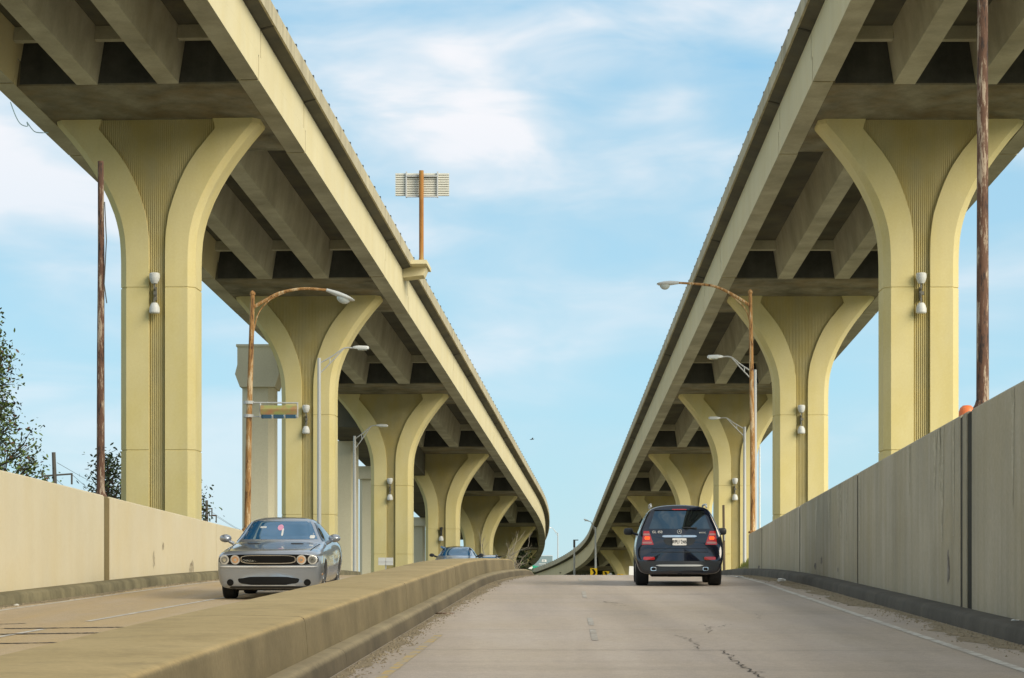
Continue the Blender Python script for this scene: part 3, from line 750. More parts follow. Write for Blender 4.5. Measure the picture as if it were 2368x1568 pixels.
# green lit box bracketed to the rusty left lamp
t = thing('floodlight_box', 'green and rusty long box in a frame, bracketed to the left rusty lamp post', 'floodlight', at(578, 965, 66))
b = bm_new(); c = at(645, 951, 65.9); L = 84 * 66 / F
poly = [(-.06, .155), (.10, .155), (.16, .03), (.15, -.06), (-.10, -.10), (-.14, .04)]
loft(b, [[c + Vector((s, y, z)) for y, z in poly] for s in (-L / 2, L / 2)]); 
tt = NT('green_box_paint'); n = tt.noise(2.5, 5, .6); tt.color(tt.ramp(n, [(.35, (.22, .30, .09)), (.5, (.34, .36, .12)), (.66, (.42, .22, .10))])); tt.set(Roughness=.6); M['greenbox'] = tt.m
obj('housing', b, 'greenbox', t)
b = bm_new()
for k in range(3): bx(b, c + Vector((-L / 3 + k * L / 3, -.03, -.15)), (L / 3 - .06, .16, .10))
obj('lamp_glass', b, 'darkglass', t)
b = bm_new()
tube(b, A([(570, 931), (690, 932)], 65.95), .022, 8); tube(b, A([(570, 962), (602, 964), (690, 965)], 65.95), .018, 8)
for u in (602, 688): tube(b, A([(u, 931), (u, 966)], 65.95), .022, 8)
for u in (602, 631, 659, 688): bx(b, at(u, 960, 65.85), (.03, .1, .14))
for v in (931, 962): lathe(b, [(.14, -.04), (.14, .04)], at(575, v, 66), n=12)
obj('bracket', b, 'galv', t)

# conduit hanging at the left edge of the deck
t = bm_new(); tube(t, curve(A([(24, 236), (36, 268), (48, 287), (64, 292), (62, 282), (72, 296), (84, 306), (112, 307)], 75.0)), .016, 6)
tag(obj('conduit', t, 'conduit'), 'thin pale blue conduit hanging from the outer edge of the left deck', 'conduit')

# utility poles and wires
def upole(label, base, top, arms, mat='oldwood'):
    t = thing('utility_pole', label, 'utility pole', base)
    b = bm_new(); tube(b, [base, top], [.17, .12], 8); obj('pole', b, mat, t, 40)
    b = bm_new()
    for p, q in arms: tube(b, [p, q], .06, 6); bx(b, Vector(p) + Vector((0, 0, .12)), (.1, .1, .25)); bx(b, Vector(q) + Vector((0, 0, -.3)), (.1, .1, .7))
    obj('crossarm', b, mat, t)
    return t
upole('leaning grey utility pole with crossarm above the left wall', at(134, 1300, 150), at(124, 1046, 150), [(at(98, 1101, 150), at(166, 1096, 150))])
upole('small dark utility pole in the gap right of the nearest left pier', at(478, 1310, 215), at(478, 1157, 215), [(at(470, 1178, 215), at(490, 1176, 215)), (at(484, 1193, 215), at(500, 1192, 215))])
b = bm_new(); 
for (a, c) in (((166, 1097, 150), (245, 1150, 215)), ((120, 1100, 150), (215, 1165, 215)), ((132, 1070, 150), (260, 1130, 260)), ((498, 1193, 215), (600, 1245, 300)), ((478, 1176, 215), (590, 1240, 300))):
    p, q = at(*a), at(*c); tube(b, curve([p, p.lerp(q, .5) + Vector((0, 0, -.25)), q]), .016, 4)
tag(obj('power_line', b, 'wire'), 'thin power wires sagging from the far utility poles', 'wire')

# orange barrel behind the right wall
bq = at(2236, 1180, 60)
t = thing('traffic_drum', 'orange round-topped traffic drum showing above the right wall beside the thick pole', 'traffic drum', (bq.x, 60, 3.4)); MW[t] = Matrix()
b = bm_new(); lathe(b, [(.02, 1.56), (.1, 1.55), (.17, 1.49), (.2, 1.40), (.21, 1.2), (.22, .9), (.24, .05), (.24, 0)], n=24); obj('drum', b, 'orange', t, 40)
b = bm_new(); lathe(b, [(.235, 1.0), (.235, .82)], n=24); lathe(b, [(.245, .5), (.245, .3)], n=24); obj('band', b, 'litter', t, 40)
b = bm_new(); bx(b, (bq.x, 60, 2.05), (2.2, 2.2, 2.66)); tag(obj('concrete_block', b, 'grey'), 'grey concrete block under the orange drum behind the right wall', 'block')

# ------------------------------------------------------------------ yellow chevron signs, white panels, billboard
def chevron(label, u, vtop, d, rz=0):
    top = (1400 - vtop) * d / F; x = (u - 1184) * d / F
    t = thing('chevron_sign', label, 'road sign', (x, d, .95), rz, 'yellow chevron signs at the bend'); MW[t] = Matrix()
    h = top - .95
    b = bm_new(); bx(b, (0, .05, h / 2 - .02), (.06, .06, h - .04)); obj('post', b, 'galv', t)
    b = bm_new(); bx(b, (0, 0, h - .40), (.62, .012, .80)); s = obj('panel', b, 'signyellow', t)
    b = bm_new(); zc = h - .40
    pts = [(-.20, .33), (.02, .33), (.22, 0), (.02, -.33), (-.20, -.33), (.0, 0)]
    vs = [[b.verts.new((x_, y_, zc + z_)) for x_, z_ in pts] for y_ in (-.012, -.007)]
    b.faces.new(vs[0]); b.faces.new(list(reversed(vs[1])))
    for i in range(6): j = (i + 1) % 6; b.faces.new((vs[0][i], vs[1][i], vs[1][j], vs[0][j]))
    o = obj('arrow', b, 'black', s)
    return t
chevron('yellow chevron sign nearest the road crest, pointing right, fully visible arrow', 1373, 1314, 219)
chevron('yellow chevron sign in the middle of three, half sunk behind the crest', 1401.5, 1321, 236)
chevron('yellow chevron sign beside the blue car, only its top edge visible', 1434.5, 1327.5, 255)
def panel_sign(label, u, v0, v1, w, d, rz, tilt=0):
    top = (1400 - v0) * d / F; bot = (1400 - v1) * d / F; x = (u - 1184) * d / F
    t = thing('white_sign', label, 'sign', (x, d, .95), rz); MW[t] = Matrix()
    b = bm_new(); bx(b, (0, 0, (top + bot) / 2 - .95), (w, .02, top - bot), ry=tilt); obj('panel', b, 'whitepaint', t)
    b = bm_new(); bx(b, (0, .04, (bot - .95) / 2 + .05), (.05, .04, bot - .95 + .1)); obj('post', b, 'galv', t)
panel_sign('small white upright sign panel left of the blue car', 1460.5, 1309.5, 1330, .34, 152, .35, .06)
panel_sign('low white slanted panel between two chevron signs', 1411, 1326, 1340, .5, 232, 0, -.45)

bb = thing('billboard', 'billboard with a smiling man in a green jacket, between the two decks', 'billboard', at(1240, 1366, 430)); MW[bb] = Matrix.Translation(at(1240, 1366, 430))
S = 430 / F
def bpoly(bm, pts, y):
    vs = [[bm.verts.new(at(u, v, 430) + Vector((0, yy, 0))) for u, v in pts] for yy in (-y, -y + .02)]
    bm.faces.new(vs[0]); bm.faces.new(list(reversed(vs[1]))); n = len(pts)
    for i in range(n): j = (i + 1) % n; bm.faces.new((vs[0][i], vs[1][i], vs[1][j], vs[0][j]))
    return bm
def ell(cx, cy, rx, ry, n=20): return [(cx + rx * math.cos(2 * math.pi * k / n), cy + ry * math.sin(2 * math.pi * k / n)) for k in range(n)]
b = bm_new(); bx(b, at(1238, 1302.5, 430) + Vector((0, .2, 0)), (80 * S, .3, 36 * S)); bd = obj('board', b, 'whitepaint', bb)
obj('poster', bpoly(bm_new(), [(1199, 1285.5), (1241, 1285.5), (1233, 1303), (1229, 1317), (1199, 1317)], .0), 'bbgreen', bd)
obj('poster', bpoly(bm_new(), [(1241.3, 1285.5), (1277.5, 1285.5), (1277.5, 1317), (1229.4, 1317), (1233.4, 1303)], .0), 'bbgrey', bd)
obj('portrait_jacket', bpoly(bm_new(), [(1205, 1317), (1209, 1311), (1218, 1307), (1226, 1305.5), (1236, 1308), (1246, 1310), (1248, 1312), (1246, 1317)], .04), 'bbteal', bd)
obj('portrait_shirt', bpoly(bm_new(), [(1221, 1305.5), (1224, 1308), (1230, 1305.5), (1233, 1317), (1220, 1317)], .08), 'litter', bd)
hd = obj('portrait_face', bpoly(bm_new(), ell(1226, 1297, 5.6, 9.5), .12), 'skin', bd)
obj('portrait_smile', bpoly(bm_new(), [(1223.4, 1300.4), (1228.6, 1300.4), (1227.2, 1302.4), (1224.8, 1302.4)], .15), 'litter', bd)
obj('portrait_eye', bpoly(bm_new(), ell(1223.7, 1294.6, .8, .6, 8), .15), 'black', bd); obj('portrait_eye', bpoly(bm_new(), ell(1228.3, 1294.6, .8, .6, 8), .15), 'black', bd)
obj('portrait_nose', bpoly(bm_new(), [(1225.6, 1295.5), (1226.4, 1295.5), (1227, 1298.6), (1225, 1298.6)], .15), 'bark', bd)
obj('logo_box', bpoly(bm_new(), [(1253.5, 1294), (1263.5, 1294), (1264, 1299.6), (1253, 1299.6)], .04), 'litter', bd)
for u in (1256, 1259.2): obj('logo_mark', bpoly(bm_new(), ell(u + .3, 1296.8, 1.0, 1.7, 10), .08), 'bbgrey', bd)
obj('text_strip', bpoly(bm_new(), [(1246, 1303.4), (1273, 1303.4), (1273, 1304.6), (1246, 1304.6)], .04), 'litter', bd)
obj('text_strip', bpoly(bm_new(), [(1250, 1307), (1270, 1307), (1270, 1307.6), (1250, 1307.6)], .04), 'litter', bd)
b = bm_new()
for u in (1215, 1260): tube(b, [at(u, 1390, 430) + Vector((0, .5, 0)), at(u, 1300, 430) + Vector((0, .5, 0))], .15, 8)
obj('post', b, 'galv', bb)

# bird
b = bm_new(); c = at(1230, 1016, 230)
tube(b, [c + Vector((-.22, 0, -.03)), c + Vector((-.05, 0, 0)), c + Vector((.12, 0, .02)), c + Vector((.24, 0, .03))], [.01, .05, .05, .012], 6)
for s in (-1, 1): loft(b, [[c + Vector((-.06, s * .04, .01)), c + Vector((.08, s * .04, .02)), c + Vector((.02, s * .04, .04))], [c + Vector((.05, s * .32, .13)), c + Vector((.12, s * .34, .14)), c + Vector((.09, s * .33, .15))]])
tag(obj('bird', b, 'wire'), 'tiny dark bird flying in the open sky between the decks', 'bird')

# ------------------------------------------------------------------ vehicles
def solidify_eval(name, bm, mat, cutters, sub=2):
    bmesh.ops.recalc_face_normals(bm, faces=bm.faces)
    me = bpy.data.meshes.new(name); bm.to_mesh(me); bm.free()
    o = bpy.data.objects.new(name, me); C.objects.link(o)
    m = o.modifiers.new('s', 'SUBSURF'); m.levels = sub; m.render_levels = sub
    cs = []
    for cb in cutters:
        bmesh.ops.recalc_face_normals(cb, faces=cb.faces)
        cm = bpy.data.meshes.new('cut'); cb.to_mesh(cm); cb.free(); co = bpy.data.objects.new('cut', cm); C.objects.link(co); cs.append(co)
        bo = o.modifiers.new('b', 'BOOLEAN'); bo.operation = 'DIFFERENCE'; bo.object = co; bo.solver = 'EXACT'
    dg = bpy.context.evaluated_depsgraph_get(); dg.update()
    ev = bpy.data.meshes.new_from_object(o.evaluated_get(dg))
    for co in cs: bpy.data.objects.remove(co)
    o.modifiers.clear(); o.data = ev; ev.name = name
    ev.materials.clear(); ev.materials.append(M[mat])
    b = bmesh.new(); b.from_mesh(ev)
    for f in b.faces: f.smooth = True
    for e in b.edges:
        if len(e.link_faces) == 2 and e.calc_face_angle(0) > math.radians(38): e.smooth = False
    tree = BVHTree.FromBMesh(b); b.to_mesh(ev); b.free()
    return o, tree
def patch(tree, fmap, axis, off=.006, skirt=.02, n=10, m=6):
    """a panel that follows the body: fmap(s,t) gives two coordinates, the third is found on the body"""
    bm = bm_new(); g = []
    for j in range(m + 1):
        row = []
        for i in range(n + 1):
            a, z = fmap(-1 + 2 * i / n, -1 + 2 * j / m)
            if axis == '-y': o, d = Vector((a, -3, z)), Vector((0, 1, 0))
            elif axis == '+y': o, d = Vector((a, 9, z)), Vector((0, -1, 0))
            elif axis == '+x': o, d = Vector((4, a, z)), Vector((-1, 0, 0))
            elif axis == '-x': o, d = Vector((-4, a, z)), Vector((1, 0, 0))
            else: o, d = Vector((a, z, 4)), Vector((0, 0, -1))
            h = tree.ray_cast(o, d)
            p = h[0] if h[0] is not None else o + d * 3.1
            row.append((p - d * off, d))
        g.append(row)
    vs = [[bm.verts.new(p) for p, d in r] for r in g]
    for j in range(m):
        for i in range(n): bm.faces.new((vs[j][i], vs[j][i + 1], vs[j + 1][i + 1], vs[j + 1][i]))
    ring = [vs[0][i] for i in range(n + 1)] + [vs[j][n] for j in range(1, m + 1)] + [vs[m][i] for i in range(n - 1, -1, -1)] + [vs[j][0] for j in range(m - 1, 0, -1)]
    d = g[0][0][1]; low = [bm.verts.new(v.co + d * (off + skirt)) for v in ring]
    for i in range(len(ring)): k = (i + 1) % len(ring); bm.faces.new((ring[i], low[i], low[k], ring[k]))
    return bm
def rrect(cx, cz, hw, hh, k=.25, taper=0.0):
    def f(s, t):
        q = 1 - k * (abs(t) ** 4) * .5 * (abs(s) ** 2)
        r = 1 - k * (abs(s) ** 4) * .5 * (abs(t) ** 2)
        return cx + s * hw * q * (1 + taper * t), cz + t * hh * r
    return f
def disc(cx, cz, r):
    def f(s, t): return cx + r * s * math.sqrt(1 - t * t / 2), cz + r * t * math.sqrt(1 - s * s / 2)
    return f
def quadmap(a, b, c, d):     # corners: low-left, low-right, up-right, up-left
    def f(s, t):
        i, j = (s + 1) / 2, (t + 1) / 2
        lo = Vector(a).lerp(Vector(b), i); hi = Vector(d).lerp(Vector(c), i); q = lo.lerp(hi, j); return q.x, q.y
    return f
def wheel(parent, x, y, r, w, side):
    b = bm_new(); s = side
    lathe(b, [(.02, s * .02), (r * .22, s * .025), (r * .24, s * .0), (r * .60, s * -.03), (r * .66, s * .01), (r * .70, s * .012), (r * .70, -s * w * .8), (.02, -s * w * .8)], (x + s * w * .42, y, r), 'X', 28)
    for k in range(5):
        a = 2 * math.pi * k / 5 + .3
        bx(b, (x + s * w * .43, y + math.cos(a) * r * .42, r + math.sin(a) * r * .42), (.03, r * .2, r * .5), rx=a - math.pi / 2)
    wv = obj('wheel', b, 'rim', parent, 40)
    b = bm_new(); hw = w / 2
    lathe(b, [(r * .69, -hw * .9), (r * .80, -hw), (r * .94, -hw * .96), (r, -hw * .75), (r, hw * .75), (r * .94, hw * .96), (r * .80, hw), (r * .69, hw * .9)], (x, y, r), 'X', 36)
    obj('tyre', b, 'rubber', wv, 30)
def cutter(y, r, z): b = bm_new(); return lathe(b, [(r, -2), (r, 2)], (0, y, z), 'X', 36)
def half_loft(bm, secs):
    loops = []
    for s in secs:
        L = [Vector(p) for p in s]
        loops.append(L + [Vector((-p.x, p.y, p.z)) for p in reversed(L[1:-1])])
    return loft(bm, loops)
def wellcut(y, r, z, x0):
    bs = []
    for s in (-1, 1): b = bm_new(); lathe(b, [(r, s * x0), (r, s * 1.5)], (0, y, z), 'X', 32); bs.append(b)
    return bs

def sec(y, zb, low, mid, sh, belt, g1, g2, zt, yo=0):
    return [(0, y, zb), (.45, y, zb), (low[0] - .1, y, zb), (*[low[0]], y, low[1]), (mid[0], y, mid[1]), (sh[0], y, sh[1]), (belt[0], y, belt[1]), (g1[0], y, g1[1]), (g2[0], y, g2[1]), (0, y, zt)]

# --- silver coupe coming towards the camera
mc = thing('silver_coupe', 'silver muscle car coming towards us on the left road', 'car', (0, 0, 0))
MW[mc] = Matrix()
secs = [sec(-.02, .30, (.80, .34), (.84, .55), (.84, .70), (.78, .78), (.55, .79), (.30, .795), .80),
        sec(.0, .20, (.90, .28), (.925, .56), (.925, .74), (.88, .835), (.60, .86), (.32, .868), .872),
        sec(.12, .18, (.93, .28), (.95, .58), (.945, .77), (.885, .87), (.62, .90), (.33, .91), .912),
        sec(.9, .20, (.95, .30), (.97, .62), (.96, .84), (.88, .94), (.62, .975), (.34, .975), .965),
        sec(1.62, .20, (.93, .30), (.965, .64), (.95, .88), (.86, .985), (.66, 1.02), (.36, 1.03), 1.03),
        sec(1.80, .20, (.93, .30), (.965, .64), (.95, .88), (.86, .99), (.75, 1.05), (.42, 1.085), 1.095),
        sec(2.38, .20, (.93, .30), (.965, .65), (.95, .89), (.86, 1.0), (.655, 1.385), (.46, 1.445), 1.462),
        sec(2.58, .20, (.93, .30), (.965, .65), (.95, .89), (.86, 1.0), (.64, 1.435), (.48, 1.488), 1.502),
        sec(3.2, .20, (.93, .30), (.97, .66), (.96, .91), (.87, 1.02), (.64, 1.43), (.48, 1.485), 1.50),
        sec(3.55, .20, (.93, .30), (.975, .66), (.97, .92), (.88, 1.03), (.66, 1.34), (.48, 1.40), 1.42),
        sec(4.15, .22, (.93, .32), (.975, .66), (.97, .93), (.88, 1.04), (.72, 1.10), (.46, 1.12), 1.13),
        sec(4.9, .26, (.90, .36), (.94, .62), (.93, .90), (.86, 1.02), (.70, 1.05), (.4, 1.06), 1.06),
        sec(5.02, .32, (.85, .40), (.89, .62), (.88, .86), (.80, .97), (.6, 1.0), (.35, 1.01), 1.01)]
def nosecurve(s):
    out = []
    for x, y, z in s:
        if y < .9: y = y + .16 * (x / .92) ** 2 * (1 - y / .9)
        if y < .3 and z < .5: y = y + .10 * ((.5 - z) / .3) ** 2
        out.append((x, y, z))
    return out
bm = half_loft(bm_new(), [nosecurve(s) for s in secs])
body, tr = solidify_eval('body', bm, 'silver', wellcut(.98, .385, .355, .62) + wellcut(3.93, .385, .355, .62))
body.parent = mc
def P(name, fm, ax, mat, off=.006, n=10, m=6, par=None, sk=.02): 
    return obj(name, patch(tr, fm, ax, off, sk, n, m), mat, par or mc, 50)
P('grille_band', rrect(0, .728, .905, .100, .35), '-y', 'black', .008, 30)
P('grille_frame', rrect(0, .735, .50, .078, .3), '-y', 'chrome', .014, 16)
P('grille', rrect(0, .735, .485, .064, .3), '-y', 'black', .022, 16)
gt = text_mesh('grille_script', 'CHALLENGER', .055, 'chrome', mc, Matrix.Translation((-.29, -.075, .715)) @ Matrix.Rotation(math.pi / 2, 4, 'X'), .004)
hy = tr.ray_cast(Vector((-.29, -3, .715)), Vector((0, 1, 0)))[0]; gt.data.transform(Matrix.Translation((0, hy.y - .024 + .075, 0)))
for s in (-1, 1):
    for x, mt in ((.80, 'corelens'), (.60, 'amberlens')):
        h = P('headlight', disc(s * x, .73, .086), '-y', 'clearlens', .018, 10, 10)
        P('lamp_core', disc(s * x, .73, .060), '-y', mt, .028, 10, 10, h)
        P('lamp_core', disc(s * x, .725, .028), '-y', 'chrome', .034, 8, 8, h)
    P('fog_recess', disc(s * .70, .315, .062), '-y', 'black', .008, 8, 8)
    P('hood_scoop', rrect(s * .40, 1.30, .115, .045, .3), 'z', 'blackplastic', .012, 6, 4)
    P('side_window', quadmap((1.92, 1.045), (3.15, 1.06), (2.98, 1.40), (2.45, 1.39)), '+x' if s > 0 else '-x', 'darkglass', .006)
    P('turn_marker', rrect(.50, .46, .08, .022), '+x' if s > 0 else '-x', 'amberlens', .006)
    b = bm_new(); mx = s * 1.03
    loops = []
    for f, w, hh in ((-.10, .03, .03), (-.06, .085, .065), (.02, .10, .078), (.09, .09, .07)):
        loops.append([Vector((mx + w * 1.15 * math.cos(a), 1.98 + f, 1.10 + hh * math.sin(a))) for a in [2 * math.pi * k / 14 for k in range(14)]])
    loft(b, loops); mr = obj('mirror', b, 'silver', mc, 60)
    b = bm_new(); tube(b, [(s * .87, 2.0, 1.0), (s * .95, 1.99, 1.04), (s * 1.0, 1.98, 1.09)], [.035, .03, .03], 8); obj('mirror_stalk', b, 'silver', mr, 60)
    for yy in (.98, 3.93): wheel(mc, s * .80, yy, .36, .25, s)
for s in (-1, 1): P('hood_seam', quadmap((s * .735, .30), (s * .75, .30), (s * .80, 1.62), (s * .785, 1.62)), 'z', 'black', .003, 2, 8)
P('front_lip', rrect(0, .605, .90, .012, .2), '-y', 'whitepaint', .03, 24, 2)
P('lower_intake', rrect(0, .345, .55, .078, .6, .06), '-y', 'black', .006, 16)
P('intake_trim', rrect(0, .265, .50, .006, .1), '-y', 'galv', .012, 16, 2)
P('front_spoiler', rrect(0, .225, .72, .022, .1), '-y', 'blackplastic', .008, 16, 2)
P('windscreen', quadmap((-.80, 1.085), (.80, 1.085), (.585, 1.425), (-.585, 1.425)), '-y', 'windscreen', .006, 20, 10)
P('sunroof', rrect(0, 2.95, .42, .26, .2), 'z', 'darkglass', .004)
P('hanging_ornament', disc(.0, 1.305, .055), '-y', 'pink', .010, 8, 8); P('hanging_ornament', rrect(.05, 1.22, .018, .07), '-y', 'litter', .010)
P('windscreen_sticker', rrect(.62, 1.13, .045, .03), '-y', 'litter', .009); P('windscreen_sticker', rrect(-.33, 1.31, .06, .018), '-y', 'lampgrey', .009)
b = bm_new(); bx(b, (0, .02, .30), (.01, .01, .01)); b.free()
P('rear_window', quadmap((-.6, 1.13), (.6, 1.13), (.5, 1.40), (-.5, 1.40)), '+y', 'darkglass', .006)
b = bm_new(); bx(b, (0, 2.5, .20), (1.25, 4.0, .08)); obj('underbody', b, 'black', mc)
mc.location = (-4.41, 43.75, zr(45.2) - .0364 * 1.45); mc.rotation_euler = (math.atan(.0364), 0, -.016)

# --- dark blue SUV driving away
sv = thing('blue_suv', 'dark blue sport utility vehicle seen from behind on the right road', 'car', (0, 0, 0)); MW[sv] = Matrix()
def ssec(y, k=1, zb=.24, rear=False, roof=1.0, belt=1.0):
    pts = [(0, zb), (.5, zb), (.80, zb), (.90, .36), (.955, .60), (.965, .82), (.925, 1.05), (.865, 1.22 * belt), (.70, 1.60 * roof), (.60, 1.705 * roof), (.35, 1.755 * roof), (0, 1.775 * roof)]
    out = []
    for x, z in pts:
        yy = y
        if rear:
            yy = y + max(0, z - 1.12) * .42 - (.10 if z < .74 else 0) * (1 if z > .3 else .2) + .16 * (x / .95) ** 2
        out.append((x * k, yy, z))
    return out
def shrink(s, k, dy): 
    c = Vector((0, 0, 1.0)); return [(x * k, y + dy, 1.0 + (z - 1.0) * (k if z < 1.6 else k * .99)) for x, y, z in s]
base = ssec(.0, 1, .26, True)
secs = [shrink(base, .93, -.035), base, [(x, y + .14, z) for x, y, z in ssec(.0, 1, .24, True)], ssec(1.0), ssec(2.2), ssec(3.1)]
def fsec(y, hood, zb=.24, k=1.0):
    pts = [(0, zb), (.5, zb), (.80, zb), (.90, .36), (.95, .60), (.955, .80), (.92, .95), (.84, hood - .04), (.70, hood), (.55, hood + .01), (.3, hood + .02), (0, hood + .025)]
    return [(x * k, y, z) for x, z in pts]
secs += [fsec(3.85, 1.10), fsec(4.7, 1.04), fsec(5.0, .92, .3, .95), fsec(5.09, .85, .36, .86)]
body, tr = solidify_eval('body', half_loft(bm_new(), secs), 'navy', wellcut(1.02, .44, .40, .60) + wellcut(4.10, .44, .40, .60))
body.parent = sv
def P(name, fm, ax, mat, off=.006, n=10, m=6, par=None, sk=.02):
    return obj(name, patch(tr, fm, ax, off, sk, n, m), mat, par or sv, 50)
P('rear_window', quadmap((-.665, 1.245), (.665, 1.245), (.53, 1.635), (-.53, 1.635)), '-y', 'darkglass', .008, 18, 8)
P('spoiler', quadmap((-.55, 1.655), (.55, 1.655), (.52, 1.70), (-.52, 1.70)), '-y', 'navy', .06, 14, 3, None, .05)
P('third_brake_lamp', rrect(0, 1.668, .16, .010), '-y', 'redlens', .068)
for s in (-1, 1):
    h = P('tail_light', quadmap((s * .56, .90), (s * .82, .90), (s * .78, 1.20), (s * .66, 1.20)) if s > 0 else quadmap((-.82, .90), (-.56, .90), (-.66, 1.20), (-.78, 1.20)), '-y', 'redlens', .012)
    P('lens_band', rrect(s * .715, 1.125, .07, .022), '-y', 'pinklens', .018, 6, 3, h)
    P('lens_band', rrect(s * .70, .945, .105, .022), '-y', 'pinklens', .018, 6, 3, h)
    P('brake_lens', rrect(s * .70, 1.045, .058, .036), '-y', 'brake', .020, 6, 4, h)
    P('reflector', rrect(s * .66, .605, .125, .034, .2), '-y', 'redlens', .008)
    P('exhaust_tip', rrect(s * .565, .375, .062, .042, .3), '-y', 'chrome', .012); P('exhaust_tip', rrect(s * .565, .375, .045, .028, .3), '-y', 'black', .02)
    P('quarter_window', quadmap((.55, 1.27), (1.55, 1.27), (1.5, 1.58), (.85, 1.58)), '+x' if s > 0 else '-x', 'darkglass', .006)
    P('side_window', quadmap((1.65, 1.27), (2.6, 1.27), (2.6, 1.58), (1.6, 1.58)), '+x' if s > 0 else '-x', 'darkglass', .006)
    b = bm_new(); tube(b, curve([(s * .61, .75, 1.72), (s * .61, .82, 1.755), (s * .61, 1.0, 1.785), (s * .61, 2.6, 1.785), (s * .61, 2.8, 1.755), (s * .61, 2.85, 1.72)], 4), .022, 8); obj('roof_rail', b, 'galv', sv, 50)
    b = bm_new(); loops = []
    for f, w, hh in ((-.10, .06, .05), (-.08, .105, .078), (.02, .11, .082), (.08, .05, .04)):
        loops.append([Vector((s * 1.075 + w * math.copysign(abs(math.cos(a)) ** .6, math.cos(a)), 3.35 + f, 1.19 + hh * math.copysign(abs(math.sin(a)) ** .6, math.sin(a)))) for a in [2 * math.pi * k / 16 for k in range(16)]])
    loft(b, loops); tube(b, [(s * .88, 3.36, 1.12), (s * 1.0, 3.36, 1.16)], .03, 8); obj('mirror', b, 'blackplastic', sv, 60)
    for yy in (1.02, 4.10): wheel(sv, s * .80, yy, .39, .29, s)
    P('door_handle', rrect(1.75, 1.08, .09, .015), '+x' if s > 0 else '-x', 'chrome', .02)
P('chrome_bar', rrect(0, 1.085, .375, .024, .2), '-y', 'chrome', .03, 12, 3)
P('plate_recess', rrect(0, .965, .33, .085, .3, .12), '-y', 'blackplastic', .004, 12)
pl = P('licence_plate', rrect(0, .965, .155, .078, .08), '-y', 'plate', .022)
hy = tr.ray_cast(Vector((0, -3, .96)), Vector((0, 1, 0)))[0].y
text_mesh('plate_number', 'RPU 246', .098, 'black', pl, Matrix.Translation((0, hy - .026, .957)) @ Matrix.Rotation(math.pi / 2, 4, 'X') @ Matrix.Diagonal((.9, 1.25, 1, 1)), .002)
hy = tr.ray_cast(Vector((-.48, -3, 1.16)), Vector((0, 1, 0)))[0].y
text_mesh('badge_text', 'GL 450', .075, 'litter', sv, Matrix.Translation((-.48, hy - .008, 1.175)) @ Matrix.Rotation(math.pi / 2, 4, 'X'), .004)
text_mesh('badge_text', '4MATIC', .045, 'litter', sv, Matrix.Translation((.50, hy - .008, 1.16)) @ Matrix.Rotation(math.pi / 2, 4, 'X'), .004)
hy = tr.ray_cast(Vector((0, -3, 1.19)), Vector((0, 1, 0)))[0].y
b = bm_new(); tube(b, [Vector((.046 * math.cos(2 * math.pi * k / 24), hy - .01, 1.185 + .046 * math.sin(2 * math.pi * k / 24))) for k in range(25)], .0045, 6)
for k in range(3):
    a = math.pi / 2 + k * 2 * math.pi / 3; tube(b, [(0, hy - .012, 1.185), (.05 * math.cos(a), hy - .012, 1.185 + .044 * math.sin(a))], [.007, .002], 6)
obj('emblem', b, 'galv', sv, 50)
hy = tr.ray_cast(Vector((.15, -3, 1.27)), Vector((0, 1, 0)))[0].y
b = bm_new(); tube(b, [(.36, hy - .03, 1.262), (.05, hy - .035, 1.278)], [.016, .010], 6); tube(b, [(.36, hy - .02, 1.255), (.36, hy + .02, 1.25)], .03, 8); obj('rear_wiper', b, 'blackplastic', sv)
P('lower_bumper', quadmap((-.80, .34), (.80, .34), (.90, .545), (-.90, .545)), '-y', 'blackplastic', .008, 18, 5)
P('bumper_strip', rrect(0, .45, .52, .02, .3), '-y', 'galv', .022, 14, 2)
P('bumper_step', quadmap((-.62, .735), (.62, .735), (.60, .75), (-.60, .75)), '-y', 'blackplastic', .012, 14, 2)
P('tailgate_seam', quadmap((-.60, .815), (.60, .815), (.60, .822), (-.60, .822)), '-y', 'black', .003, 14, 1)
b = bm_new(); bx(b, (0, 2.5, .25), (1.2, 4.3, .10)); bx(b, (0, .35, .27), (.5, .3, .14)); bx(b, (0, .10, .29), (.09, .2, .08)); obj('underbody', b, 'black', sv)
sv.location = (3.64, 52.6, zr(53.6) - .030); sv.rotation_euler = (math.atan(.030), 0, -.038)

